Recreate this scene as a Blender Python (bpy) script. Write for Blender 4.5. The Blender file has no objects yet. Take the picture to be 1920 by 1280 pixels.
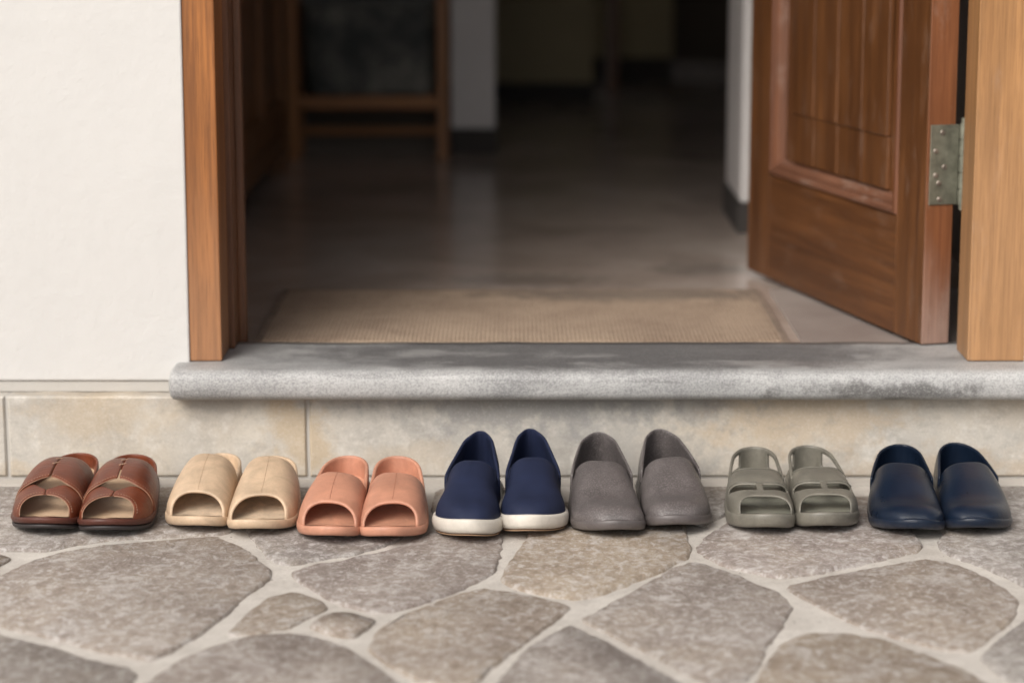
import bpy, bmesh, math, random
from mathutils import Vector, noise
from math import sin, cos, pi, radians, tan, atan, sqrt

random.seed(7)
C = bpy.context.scene.collection
scene = bpy.context.scene

# ------------------------------------------------------------------ camera
FPX = 4533.3                       # focal length in pixels of the 1920 px photograph (85 mm)
PITCH = radians(10.8)
CAM = Vector((0.0, -3.53, 0.887))
cd = bpy.data.cameras.new('camera')
cam = bpy.data.objects.new('camera', cd)
C.objects.link(cam)
cam.location = CAM
cam.rotation_euler = (radians(90) - PITCH, 0, 0)
cd.lens = 85
cd.sensor_width = 36
cd.clip_start = 0.05
cd.clip_end = 300
cd.dof.use_dof = True
cd.dof.focus_distance = 3.36
cd.dof.aperture_fstop = 2.3
cd.dof.aperture_blades = 9
scene.camera = cam

# ------------------------------------------------------------------ sky and sun (soft overcast day)
SUN_EL, SUN_AZ = radians(40), radians(-30)       # azimuth: from the viewer's side, to the left
w = bpy.data.worlds.new('World')
scene.world = w
w.use_nodes = True
wn = w.node_tree
wn.nodes.clear()
sky = wn.nodes.new('ShaderNodeTexSky')
sky.sky_type = 'NISHITA'
sky.sun_disc = False
sky.sun_elevation = SUN_EL
sky.sun_rotation = radians(180) - SUN_AZ
sky.air_density = 1.0
sky.dust_density = 5.0
hsv = wn.nodes.new('ShaderNodeHueSaturation')
hsv.inputs['Saturation'].default_value = 0.30
bg = wn.nodes.new('ShaderNodeBackground')
bg.inputs['Strength'].default_value = 0.082
wo = wn.nodes.new('ShaderNodeOutputWorld')
wn.links.new(sky.outputs[0], hsv.inputs['Color'])
wn.links.new(hsv.outputs[0], bg.inputs['Color'])
wn.links.new(bg.outputs[0], wo.inputs['Surface'])
sd = bpy.data.lights.new('sun', 'SUN')
sd.energy = 1.5
sd.angle = radians(34)
sd.color = (1.0, 0.95, 0.88)
so = bpy.data.objects.new('sun', sd)
C.objects.link(so)
sv = Vector((sin(SUN_AZ) * cos(SUN_EL), -cos(SUN_AZ) * cos(SUN_EL), sin(SUN_EL)))
so.rotation_euler = sv.to_track_quat('Z', 'Y').to_euler()
so.location = sv * 20
scene.view_settings.view_transform = 'Standard'
scene.view_settings.look = 'None'
scene.view_settings.gamma = 1
scene.view_settings.use_curve_mapping = False
scene.view_settings.exposure = 0.64


def ray(px, py):
    return Vector(((px - 960) / FPX, cos(PITCH) + (640 - py) / FPX * sin(PITCH), -sin(PITCH) + (640 - py) / FPX * cos(PITCH)))


def gp(px, py, z=0.0):
    d = ray(px, py)
    return CAM + d * ((z - CAM.z) / d.z)


def yp(px, py, y):
    d = ray(px, py)
    return CAM + d * ((y - CAM.y) / d.y)


# ------------------------------------------------------------------ helpers
def tag(o, label=None, cat=None, group=None, kind=None):
    if label: o['label'] = label
    if cat: o['category'] = cat
    if group: o['group'] = group
    if kind: o['kind'] = kind
    return o


def empty(name, loc=(0, 0, 0), rz=0.0):
    o = bpy.data.objects.new(name, None)
    C.objects.link(o)
    o.empty_display_size = 0.02
    o.location = loc
    o.rotation_euler = (0, 0, rz)
    return o


def mesh_obj(name, verts, faces, mat, parent=None, smooth=False):
    me = bpy.data.meshes.new(name)
    me.from_pydata([tuple(v) for v in verts], [], faces)
    me.materials.append(mat)
    if smooth:
        me.polygons.foreach_set('use_smooth', [True] * len(me.polygons))
    me.update()
    o = bpy.data.objects.new(name, me)
    C.objects.link(o)
    if parent is not None: o.parent = parent
    return o


def bm_obj(name, bm, mat, parent=None, smooth=False, loc=None):
    bmesh.ops.recalc_face_normals(bm, faces=bm.faces)
    me = bpy.data.meshes.new(name)
    if loc is not None:
        bmesh.ops.translate(bm, verts=bm.verts, vec=-Vector(loc))
    bm.to_mesh(me)
    bm.free()
    me.materials.append(mat)
    if smooth:
        me.polygons.foreach_set('use_smooth', [True] * len(me.polygons))
    o = bpy.data.objects.new(name, me)
    C.objects.link(o)
    if loc is not None: o.location = loc
    if parent is not None: o.parent = parent
    return o


def box_bm(bm, x0, x1, y0, y1, z0, z1, bev=0.0, seg=2):
    b = bmesh.new()
    bmesh.ops.create_cube(b, size=1)
    for v in b.verts:
        v.co = Vector(((x0 + x1) / 2 + v.co.x * (x1 - x0), (y0 + y1) / 2 + v.co.y * (y1 - y0), (z0 + z1) / 2 + v.co.z * (z1 - z0)))
    if bev > 0:
        bmesh.ops.bevel(b, geom=b.edges[:], offset=bev, segments=seg, profile=0.5, affect='EDGES')
    tmp = bpy.data.meshes.new('tmp')
    b.to_mesh(tmp); b.free()
    bm.from_mesh(tmp)
    bpy.data.meshes.remove(tmp)
    return bm


def box(name, x0, x1, y0, y1, z0, z1, mat, parent=None, bev=0.0, seg=2):
    return bm_obj(name, box_bm(bmesh.new(), x0, x1, y0, y1, z0, z1, bev, seg), mat, parent, smooth=False)


def sstep(a, b, x):
    t = min(1, max(0, (x - a) / (b - a)))
    return t * t * (3 - 2 * t)


def lerp(a, b, t): return a + (b - a) * t


def spl(pts, t):
    for i in range(len(pts) - 1):
        if t <= pts[i + 1][0]:
            a, b = pts[i], pts[i + 1]
            # Catmull-Rom-ish with monotone-ish slopes
            p0 = pts[i - 1] if i > 0 else a
            p3 = pts[i + 2] if i + 2 < len(pts) else b
            h = b[0] - a[0]
            u = (t - a[0]) / h if h else 0
            m1 = (b[1] - p0[1]) / max(1e-6, b[0] - p0[0]) * h
            m2 = (p3[1] - a[1]) / max(1e-6, p3[0] - a[0]) * h
            return (2 * u**3 - 3 * u**2 + 1) * a[1] + (u**3 - 2 * u**2 + u) * m1 + (-2 * u**3 + 3 * u**2) * b[1] + (u**3 - u**2) * m2
    return pts[-1][1]


# ------------------------------------------------------------------ materials
class NT:
    def __init__(s, name):
        s.m = bpy.data.materials.new(name)
        s.m.use_nodes = True
        s.t = s.m.node_tree
        s.b = s.t.nodes['Principled BSDF']

    def n(s, typ, **kw):
        nd = s.t.nodes.new(typ)
        for k, v in kw.items():
            if k in nd.inputs: nd.inputs[k].default_value = v
            else: setattr(nd, k, v)
        return nd

    def l(s, a, b): s.t.links.new(a, b)

    def coord(s, which='Object', scale=(1, 1, 1), rot=(0, 0, 0), loc=(0, 0, 0)):
        tc = s.n('ShaderNodeTexCoord')
        mp = s.n('ShaderNodeMapping')
        mp.inputs['Scale'].default_value = scale
        mp.inputs['Rotation'].default_value = rot
        mp.inputs['Location'].default_value = loc
        s.l(tc.outputs[which], mp.inputs[0])
        return mp.outputs[0]

    def wpos(s, scale=(1, 1, 1)):
        g = s.n('ShaderNodeNewGeometry')
        mp = s.n('ShaderNodeMapping')
        mp.inputs['Scale'].default_value = scale
        s.l(g.outputs['Position'], mp.inputs[0])
        return mp.outputs[0]

    def noise(s, vec, scale, detail=4, rough=0.55, dist=0.0):
        nd = s.n('ShaderNodeTexNoise')
        nd.inputs['Scale'].default_value = scale
        nd.inputs['Detail'].default_value = detail
        nd.inputs['Roughness'].default_value = rough
        nd.inputs['Distortion'].default_value = dist
        s.l(vec, nd.inputs['Vector'])
        return nd.outputs['Fac']

    def ramp(s, fac, stops):
        r = s.n('ShaderNodeValToRGB')
        e = r.color_ramp.elements
        while len(e) > 1: e.remove(e[0])
        e[0].position = stops[0][0]
        e[0].color = col4(stops[0][1])
        for p, c in stops[1:]:
            x = e.new(p); x.color = col4(c)
        s.l(fac, r.inputs[0])
        return r.outputs[0]

    def mix(s, fac, a, b, blend='MIX'):
        m = s.n('ShaderNodeMix')
        m.data_type = 'RGBA'; m.blend_type = blend
        for sock, v in ((m.inputs[0], fac), (m.inputs[6], a), (m.inputs[7], b)):
            if hasattr(v, 'is_linked') or hasattr(v, 'node'): s.l(v, sock)
            elif isinstance(v, (int, float)): sock.default_value = v
            else: sock.default_value = col4(v)
        return m.outputs[2]

    def math(s, op, a, b=None, clamp=False):
        m = s.n('ShaderNodeMath'); m.operation = op; m.use_clamp = clamp
        for i, v in enumerate((a, b)):
            if v is None: continue
            if isinstance(v, (int, float)): m.inputs[i].default_value = v
            else: s.l(v, m.inputs[i])
        return m.outputs[0]

    def bump(s, h, strength=0.3, dist=0.001, prev=None):
        b = s.n('ShaderNodeBump')
        b.inputs['Strength'].default_value = strength
        b.inputs['Distance'].default_value = dist
        s.l(h, b.inputs['Height'])
        if prev is not None: s.l(prev, b.inputs['Normal'])
        return b.outputs[0]

    def out(s, color=None, rough=None, normal=None, **kw):
        for sock, v in (('Base Color', color), ('Roughness', rough), ('Normal', normal)):
            if v is None: continue
            if isinstance(v, (int, float)): s.b.inputs[sock].default_value = v
            elif isinstance(v, tuple): s.b.inputs[sock].default_value = col4(v)
            else: s.l(v, s.b.inputs[sock])
        for k, v in kw.items(): s.b.inputs[k.replace('_', ' ')].default_value = v
        return s.m


def col4(c):
    if isinstance(c, (int, float)): return (c, c, c, 1)
    return (c[0], c[1], c[2], 1)


def mulc(c, k): return tuple(x * k for x in c)


def m_stucco(name, c, k=1.0):
    t = NT(name)
    p = t.wpos()
    n1 = t.noise(p, 220, 5, 0.65)
    n2 = t.noise(p, 1.6, 4, 0.55)
    n3 = t.noise(p, 48, 3, 0.5)
    col = t.mix(t.ramp(n2, [(0.35, 0.0), (0.7, 1.0)]), mulc(c, 0.93), c)
    col = t.mix(t.math('MULTIPLY', t.ramp(t.noise(p, 9, 6, 0.7), [(0.58, 0), (0.75, 1)]), 0.25), col, mulc(c, 0.78))
    col = t.mix(t.math('MULTIPLY', t.ramp(t.noise(p, 3.5, 6, 0.7), [(0.45, 0), (0.7, 1)]), 0.5), col, mulc(c, 0.88))
    nb = t.bump(n3, 0.40, 0.0028)
    nb = t.bump(n1, 0.45, 0.0012, nb)
    return t.out(col, 0.85, nb)


def m_wood(name, dark, light, axis='z', rough=0.38, grain=1.0, worn_or_lit=0.0, seed=0.0, coat=0.15, weather=None):
    """varnished timber: long growth streaks, dark pores, patches of rubbed-off or weathered varnish, or of painted highlight"""
    t = NT(name)
    def sc(a, l): return {'x': (l, a, a), 'y': (a, l, a), 'z': (a, a, l)}[axis]
    n1 = t.noise(t.coord('Object', sc(26, 1.3), loc=(seed, seed * 1.3, seed * 0.7)), 1.2, 6, 0.65, 0.7)
    med = t.noise(t.coord('Object', sc(110, 3.5), loc=(seed, 2, seed)), 1.0, 5, 0.7, 0.3)
    fine = t.noise(t.coord('Object', sc(420, 14), loc=(seed, 0, seed)), 1.0, 3, 0.7)
    big = t.noise(t.coord('Object', sc(6, 2.2), loc=(seed, seed, seed)), 1.3, 4, 0.6)
    c = t.ramp(n1, [(0.30, dark), (0.70, light)])
    c = t.mix(t.math('MULTIPLY', t.ramp(med, [(0.42, 1.0), (0.56, 0.0)]), 0.55 * grain), c, mulc(dark, 0.62))
    c = t.mix(t.math('MULTIPLY', t.ramp(med, [(0.56, 0.0), (0.70, 1.0)]), 0.45 * grain), c, mulc(light, 1.22))
    c = t.mix(t.math('MULTIPLY', t.ramp(fine, [(0.52, 0.0), (0.66, 1.0)]), 0.50 * grain), c, mulc(dark, 0.5))
    c = t.mix(t.math('MULTIPLY', t.ramp(big, [(0.40, 1.0), (0.56, 0.0)]), 0.35), c, mulc(dark, 0.75))
    if weather:
        (z0, z1, wc, amt) = weather
        sep = t.n('ShaderNodeSeparateXYZ')
        t.l(t.wpos(), sep.inputs[0])
        zz = t.math('ADD', sep.outputs[2], t.math('MULTIPLY', t.math('SUBTRACT', big, 0.5), 0.35))
        mr = t.n('ShaderNodeMapRange'); mr.interpolation_type = 'SMOOTHSTEP'
        t.l(zz, mr.inputs[0]); mr.inputs[1].default_value = z0; mr.inputs[2].default_value = z1
        mr.inputs[3].default_value = amt; mr.inputs[4].default_value = 0.0
        wcol = t.mix(t.ramp(med, [(0.35, 0.0), (0.65, 1.0)]), mulc(wc, 0.78), mulc(wc, 1.12))
        wcol = t.mix(t.math('MULTIPLY', t.ramp(fine, [(0.5, 0.0), (0.66, 1.0)]), 0.35), wcol, mulc(wc, 0.5))
        c = t.mix(mr.outputs[0], c, wcol)
    if worn_or_lit:
        wn_ = t.ramp(t.noise(t.coord('Object', sc(16, 5), loc=(3, seed, 1)), 2, 7, 0.75), [(0.54, 0), (0.68, 1)])
        c = t.mix(t.math('MULTIPLY', wn_, worn_or_lit), c, (0.42, 0.32, 0.26))
    nb = t.bump(fine, 0.30, 0.0006)
    nb = t.bump(med, 0.22, 0.0010, nb)
    r = t.math('ADD', t.math('MULTIPLY', big, 0.35), rough - 0.12)
    return t.out(c, r, nb, Coat_Weight=coat, Coat_Roughness=0.28)


def m_foam(name, c, rough=0.5, fleck=0.15, fscale=900, stain=0.25, bumpd=0.0004, spec=0.5, crackle=0.0, dirt=0.0):
    """moulded foam or rubber: matt, fine grain, handling marks, scuffs and (optionally) a crackled skin and dust low down"""
    t = NT(name)
    g = t.n('ShaderNodeObjectInfo')
    off = t.n('ShaderNodeVectorMath'); off.operation = 'ADD'
    cv = t.n('ShaderNodeCombineXYZ')
    t.l(t.math('MULTIPLY', g.outputs['Random'], 7.0), cv.inputs[0])
    t.l(t.coord('Object'), off.inputs[0]); t.l(cv.outputs[0], off.inputs[1])
    p = off.outputs[0]
    n = t.noise(p, fscale, 3, 0.65)
    n2 = t.noise(p, 24, 6, 0.65, 0.4)
    n3 = t.noise(p, 120, 6, 0.75, 0.6)
    col = t.mix(t.ramp(n2, [(0.35, 0), (0.68, 1)]), mulc(c, 1 - stain * 0.9), mulc(c, 1 + stain * 0.25))
    col = t.mix(t.math('MULTIPLY', t.ramp(n, [(0.50, 0), (0.64, 1)]), fleck), col, tuple(min(0.9, x * 1.7 + 0.07) for x in c))
    col = t.mix(t.math('MULTIPLY', t.ramp(n3, [(0.56, 0), (0.68, 1)]), 0.55 * stain), col, mulc(c, 0.55))
    col = t.mix(t.math('MULTIPLY', t.ramp(n3, [(0.32, 1), (0.42, 0)]), 0.45 * stain), col, tuple(min(0.9, x * 1.25 + 0.02) for x in c))
    scr = t.noise(t.coord('Object', (22, 90, 60)), 3, 6, 0.8, 0.8)
    col = t.mix(t.math('MULTIPLY', t.ramp(scr, [(0.63, 0), (0.70, 1)]), 0.5 * stain + 0.04), col, tuple(min(0.9, x * 1.6 + 0.03) for x in c))
    if dirt:
        sep = t.n('ShaderNodeSeparateXYZ'); t.l(t.coord('Object'), sep.inputs[0])
        zz = t.math('ADD', sep.outputs[2], t.math('MULTIPLY', t.math('SUBTRACT', n3, 0.5), 0.02))
        mr = t.n('ShaderNodeMapRange'); t.l(zz, mr.inputs[0])
        mr.inputs[1].default_value = 0.006; mr.inputs[2].default_value = 0.020; mr.inputs[3].default_value = dirt; mr.inputs[4].default_value = 0.0
        col = t.mix(mr.outputs[0], col, (0.26, 0.225, 0.19))
    nb = t.bump(n, 0.5, bumpd)
    nb = t.bump(n3, 0.35, 0.0014, nb)
    if crackle:
        v = t.n('ShaderNodeTexVoronoi'); v.feature = 'DISTANCE_TO_EDGE'; v.inputs['Scale'].default_value = 430
        t.l(p, v.inputs['Vector'])
        nb = t.bump(v.outputs['Distance'], crackle, 0.0012, nb)
    rr = t.math('ADD', t.math('MULTIPLY', n2, 0.26), rough - 0.13)
    t.b.inputs['Specular IOR Level'].default_value = spec
    return t.out(col, rr, nb)


def m_leather(name, c, c2, rough=0.36):
    t = NT(name)
    p = t.coord('Object')
    big = t.noise(p, 22, 5, 0.6, 0.4)
    v = t.n('ShaderNodeTexVoronoi')
    v.inputs['Scale'].default_value = 620
    t.l(p, v.inputs['Vector'])
    scr = t.noise(t.coord('Object', (60, 14, 40)), 6, 5, 0.75)
    col = t.ramp(big, [(0.3, c2), (0.7, c)])
    col = t.mix(t.math('MULTIPLY', t.ramp(scr, [(0.62, 0), (0.72, 1)]), 0.35), col, tuple(min(0.9, x * 2.2 + 0.03) for x in c))
    nb = t.bump(v.outputs['Distance'], 0.25, 0.0005)
    nb = t.bump(t.noise(t.coord('Object', (30, 110, 60)), 1.5, 5, 0.65, 0.5), 0.5, 0.0022, nb)
    return t.out(col, t.math('ADD', t.math('MULTIPLY', big, 0.3), rough - 0.15), nb, Coat_Weight=0.06, Coat_Roughness=0.3, Specular_IOR_Level=0.32)


def m_canvas(name, c):
    t = NT(name)
    p = t.coord('Object')
    w1 = t.n('ShaderNodeTexWave'); w1.inputs['Scale'].default_value = 330; w1.bands_direction = 'X'
    w1.inputs['Distortion'].default_value = 1.0
    w2 = t.n('ShaderNodeTexWave'); w2.inputs['Scale'].default_value = 330; w2.bands_direction = 'Y'
    w2.inputs['Distortion'].default_value = 1.0
    t.l(p, w1.inputs[0]); t.l(p, w2.inputs[0])
    wv = t.math('MULTIPLY', w1.outputs['Fac'], w2.outputs['Fac'])
    n2 = t.noise(p, 30, 5, 0.6)
    fib = t.noise(p, 1400, 2, 0.6)
    col = t.mix(t.ramp(n2, [(0.3, 0), (0.7, 1)]), mulc(c, 0.8), mulc(c, 1.25))
    col = t.mix(t.math('MULTIPLY', wv, 0.45), col, mulc(c, 1.6))
    col = t.mix(t.math('MULTIPLY', t.ramp(fib, [(0.56, 0), (0.7, 1)]), 0.25), col, mulc(c, 2.4))
    lint = t.noise(t.coord('Object', (30, 70, 60)), 5, 6, 0.8, 1.2)
    col = t.mix(t.math('MULTIPLY', t.ramp(lint, [(0.68, 0), (0.76, 1)]), 0.30), col, (0.30, 0.33, 0.42))
    nb = t.bump(wv, 0.35, 0.0006)
    return t.out(col, 0.66, nb, Specular_IOR_Level=0.25)


def m_flag():
    t = NT('flagstone')
    g = t.n('ShaderNodeObjectInfo')
    p = t.wpos()
    ps = t.wpos((1.0, 0.8, 1.0))
    # shift the pattern stone by stone
    off = t.n('ShaderNodeVectorMath'); off.operation = 'ADD'
    rv = t.n('ShaderNodeCombineXYZ')
    t.l(t.math('MULTIPLY', g.outputs['Random'], 37.0), rv.inputs[0])
    t.l(t.math('MULTIPLY', g.outputs['Random'], 91.0), rv.inputs[1])
    t.l(ps, off.inputs[0]); t.l(rv.outputs[0], off.inputs[1])
    v = off.outputs[0]
    n1 = t.noise(v, 5.5, 6, 0.62, 0.4)
    n2 = t.noise(v, 75, 9, 0.82, 0.5)
    n3 = t.noise(p, 270, 5, 0.75)
    n4 = t.noise(v, 3.0, 5, 0.65, 0.3)
    n5 = t.noise(v, 19, 9, 0.80, 0.9)
    r_ = g.outputs['Random']
    base = t.ramp(r_, [(0.0, (0.325, 0.285, 0.255)), (0.2, (0.370, 0.315, 0.268)), (0.4, (0.300, 0.282, 0.268)), (0.6, (0.380, 0.312, 0.240)), (0.8, (0.320, 0.280, 0.265)), (1.0, (0.350, 0.325, 0.295))])
    fib = t.noise(v, 44, 9, 0.8, 1.6)
    c = t.mix(t.ramp(n1, [(0.34, 0.0), (0.66, 1.0)]), t.mix(1.0, base, (0.76, 0.73, 0.735), 'MULTIPLY'), t.mix(1.0, base, (1.12, 1.12, 1.12), 'MULTIPLY'))
    c = t.mix(t.math('MULTIPLY', t.ramp(n4, [(0.50, 0.0), (0.66, 1.0)]), 0.5), c, (0.40, 0.32, 0.235))
    c = t.mix(t.math('MULTIPLY', t.ramp(n5, [(0.50, 0.0), (0.64, 1.0)]), 0.68), c, (0.56, 0.525, 0.50))
    c = t.mix(t.math('MULTIPLY', t.ramp(n5, [(0.34, 1.0), (0.47, 0.0)]), 0.55), c, t.mix(1.0, base, (0.56, 0.51, 0.50), 'MULTIPLY'))
    c = t.mix(t.math('MULTIPLY', t.ramp(fib, [(0.52, 0.0), (0.62, 1.0)]), 0.30), c, (0.58, 0.55, 0.53))
    c = t.mix(t.math('MULTIPLY', t.ramp(fib, [(0.36, 1.0), (0.46, 0.0)]), 0.42), c, t.mix(1.0, base, (0.42, 0.37, 0.36), 'MULTIPLY'))
    c = t.mix(t.math('MULTIPLY', t.ramp(n2, [(0.52, 0.0), (0.58, 1.0)]), 0.60), c, (0.64, 0.61, 0.59))
    c = t.mix(t.math('MULTIPLY', t.ramp(n2, [(0.40, 1.0), (0.48, 0.0)]), 0.40), c, t.mix(1.0, base, (0.42, 0.37, 0.36), 'MULTIPLY'))
    c = t.mix(t.math('MULTIPLY', t.ramp(n3, [(0.55, 0.0), (0.66, 1.0)]), 0.30), c, (0.60, 0.58, 0.55))
    c = t.mix(t.math('MULTIPLY', t.ramp(n3, [(0.34, 1.0), (0.44, 0.0)]), 0.40), c, (0.13, 0.115, 0.11))
    nb = t.bump(n5, 0.6, 0.006)
    nb = t.bump(n2, 0.6, 0.003, nb)
    nb = t.bump(n3, 0.6, 0.0012, nb)
    return t.out(c, 0.8, nb, Specular_IOR_Level=0.3)


def m_mortar():
    t = NT('mortar')
    p = t.wpos()
    n1 = t.noise(p, 14, 6, 0.65)
    n2 = t.noise(p, 90, 5, 0.7)
    n3 = t.noise(p, 500, 3, 0.7)
    c = t.ramp(n1, [(0.3, (0.48, 0.445, 0.405)), (0.7, (0.64, 0.60, 0.55))])
    c = t.mix(t.math('MULTIPLY', t.ramp(n2, [(0.34, 1.0), (0.46, 0.0)]), 0.4), c, (0.36, 0.325, 0.295))
    c = t.mix(t.math('MULTIPLY', t.ramp(n3, [(0.54, 0), (0.66, 1)]), 0.35), c, (0.28, 0.25, 0.225))
    c = t.mix(t.math('MULTIPLY', t.ramp(t.noise(p, 5, 6, 0.7), [(0.52, 0), (0.66, 1)]), 0.4), c, (0.36, 0.32, 0.28))
    nb = t.bump(n2, 0.6, 0.003)
    nb = t.bump(n3, 0.5, 0.001, nb)
    return t.out(c, 0.88, nb)


def blob(t, p, centre, radius, nz=0.5, seed=0.0, lo=0.35, hi=1.0):
    """soft irregular stain around a place in the world, 1 inside .. 0 outside"""
    s = t.n('ShaderNodeVectorMath'); s.operation = 'SUBTRACT'
    t.l(p, s.inputs[0]); s.inputs[1].default_value = centre
    d = t.n('ShaderNodeVectorMath'); d.operation = 'DIVIDE'
    t.l(s.outputs[0], d.inputs[0]); d.inputs[1].default_value = radius
    l_ = t.n('ShaderNodeVectorMath'); l_.operation = 'LENGTH'
    t.l(d.outputs[0], l_.inputs[0])
    nn = t.noise(p, 22 + seed, 5, 0.65)
    f = t.math('ADD', l_.outputs['Value'], t.math('MULTIPLY', t.math('SUBTRACT', nn, 0.5), nz * 3))
    m = t.n('ShaderNodeMapRange'); m.interpolation_type = 'SMOOTHSTEP'
    t.l(f, m.inputs[0]); m.inputs[1].default_value = lo; m.inputs[2].default_value = hi
    m.inputs[3].default_value = 1.0; m.inputs[4].default_value = 0.0
    return m.outputs[0]


def m_tile():
    t = NT('limestone')
    p = t.wpos()
    n1 = t.noise(p, 7, 6, 0.6, 0.3)
    n2 = t.noise(p, 34, 7, 0.7)
    n3 = t.noise(p, 330, 4, 0.7)
    c = t.ramp(n1, [(0.3, (0.37, 0.352, 0.325)), (0.5, (0.49, 0.458, 0.410)), (0.7, (0.59, 0.54, 0.465))])
    och = t.ramp(t.noise(p, 4.3, 5, 0.6), [(0.50, 0.0), (0.68, 1.0)])
    c = t.mix(t.math('MULTIPLY', och, 0.40), c, (0.52, 0.42, 0.30))
    c = t.mix(t.math('MULTIPLY', t.ramp(n2, [(0.52, 0), (0.68, 1)]), 0.55), c, (0.68, 0.65, 0.60))
    c = t.mix(t.math('MULTIPLY', t.ramp(n2, [(0.30, 1), (0.44, 0)]), 0.35), c, (0.27, 0.25, 0.23))
    # weathering: ochre patches, a damp grey area under the middle of the sill
    for (cx_, cz_, rx_, rz_, col_, am, sd_) in (
            (-0.33, 0.07, 0.07, 0.12, (0.48, 0.36, 0.22), 0.75, 0), (-0.62, 0.10, 0.16, 0.05, (0.46, 0.36, 0.24), 0.5, 5),
            (-0.70, 0.00, 0.30, 0.03, (0.50, 0.38, 0.24), 0.5, 6), (-0.46, 0.13, 0.12, 0.04, (0.30, 0.28, 0.26), 0.5, 4),
            (0.43, 0.10, 0.20, 0.07, (0.46, 0.355, 0.245), 0.7, 9), (0.68, 0.01, 0.24, 0.05, (0.44, 0.33, 0.22), 0.6, 3),
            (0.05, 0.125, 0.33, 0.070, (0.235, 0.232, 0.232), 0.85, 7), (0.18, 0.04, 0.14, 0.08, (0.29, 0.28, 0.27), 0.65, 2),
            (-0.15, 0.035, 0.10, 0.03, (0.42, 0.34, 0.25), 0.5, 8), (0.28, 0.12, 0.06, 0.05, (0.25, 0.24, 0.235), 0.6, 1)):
        c = t.mix(t.math('MULTIPLY', blob(t, p, (cx_, 0, cz_), (rx_, 1, rz_), nz=0.85, seed=sd_), am * 0.8), c, col_)
    pt = t.noise(t.wpos((1, 1, 1.6)), 16, 8, 0.75, 0.6)
    c = t.mix(t.math('MULTIPLY', t.ramp(pt, [(0.34, 1), (0.47, 0)]), 0.45), c, (0.31, 0.285, 0.255))
    c = t.mix(t.math('MULTIPLY', t.ramp(n3, [(0.56, 0), (0.7, 1)]), 0.30), c, (0.25, 0.22, 0.19))
    c = t.mix(t.math('MULTIPLY', t.ramp(n3, [(0.34, 1), (0.44, 0)]), 0.25), c, (0.75, 0.71, 0.65))
    nb = t.bump(n2, 0.35, 0.003)
    nb = t.bump(n3, 0.4, 0.0008, nb)
    return t.out(c, 0.72, nb)


def m_sill():
    t = NT('sill_stone')
    p = t.wpos()
    n1 = t.noise(p, 9, 7, 0.65, 0.4)
    n2 = t.noise(p, 60, 6, 0.72)
    n3 = t.noise(p, 420, 3, 0.65)
    n4 = t.noise(p, 900, 2, 0.6)
    c = t.ramp(n1, [(0.3, (0.30, 0.30, 0.30)), (0.7, (0.52, 0.515, 0.505))])
    dk = blob(t, p, (0.12, 0.11, 0.175), (0.54, 0.150, 0.06), nz=0.20, seed=1, lo=0.62, hi=1.05)  # stain, together with the dark hall's reflection painted into the sill top
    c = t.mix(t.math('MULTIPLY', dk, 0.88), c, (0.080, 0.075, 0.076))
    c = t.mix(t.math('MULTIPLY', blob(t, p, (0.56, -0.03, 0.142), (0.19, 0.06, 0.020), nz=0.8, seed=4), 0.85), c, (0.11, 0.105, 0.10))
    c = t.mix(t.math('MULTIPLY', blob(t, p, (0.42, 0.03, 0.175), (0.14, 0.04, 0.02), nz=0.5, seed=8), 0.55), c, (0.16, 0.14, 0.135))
    st = t.noise(t.wpos((3.0, 9, 22)), 1.6, 7, 0.72, 0.5)
    c = t.mix(t.math('MULTIPLY', t.ramp(st, [(0.52, 0), (0.66, 1)]), 0.55), c, (0.17, 0.165, 0.165))
    c = t.mix(t.math('MULTIPLY', t.ramp(st, [(0.34, 1), (0.46, 0)]), 0.35), c, (0.62, 0.61, 0.59))
    c = t.mix(t.math('MULTIPLY', t.ramp(n2, [(0.34, 1), (0.44, 0)]), 0.30), c, (0.22, 0.21, 0.21))
    c = t.mix(t.math('MULTIPLY', t.ramp(n3, [(0.50, 0), (0.62, 1)]), 0.45), c, (0.13, 0.13, 0.135))
    c = t.mix(t.math('MULTIPLY', t.ramp(n3, [(0.38, 1), (0.48, 0)]), 0.30), c, (0.62, 0.62, 0.61))
    c = t.mix(t.math('MULTIPLY', t.ramp(n4, [(0.56, 0), (0.66, 1)]), 0.3), c, (0.2, 0.2, 0.2))
    nb = t.bump(n3, 0.4, 0.0007)
    nb = t.bump(n2, 0.3, 0.002, nb)
    return t.out(c, t.math('ADD', t.math('MULTIPLY', n2, 0.3), 0.38), nb)


def m_floor():
    t = NT('polished_floor')
    p = t.wpos()
    n1 = t.noise(p, 2.6, 6, 0.6, 0.5)
    n2 = t.noise(p, 16, 6, 0.65)
    c = t.ramp(n1, [(0.32, (0.36, 0.285, 0.24)), (0.68, (0.58, 0.49, 0.43))])
    c = t.mix(t.math('MULTIPLY', t.ramp(n2, [(0.5, 0), (0.7, 1)]), 0.3), c, (0.42, 0.355, 0.31))
    c = t.mix(t.math('MULTIPLY', blob(t, p, (0.36, 0.98, 0.165), (0.12, 0.10, 1)), 0.35), c, (0.10, 0.085, 0.078))
    c = t.mix(t.math('MULTIPLY', blob(t, p, (0.02, 0.86, 0.165), (0.2, 0.10, 1), seed=6), 0.35), c, (0.085, 0.075, 0.07))
    nb = t.bump(t.noise(p, 45, 4, 0.6), 0.12, 0.0015)
    return t.out(c, t.math('ADD', t.math('MULTIPLY', n2, 0.20), 0.07), nb, Specular_IOR_Level=0.95)


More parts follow.
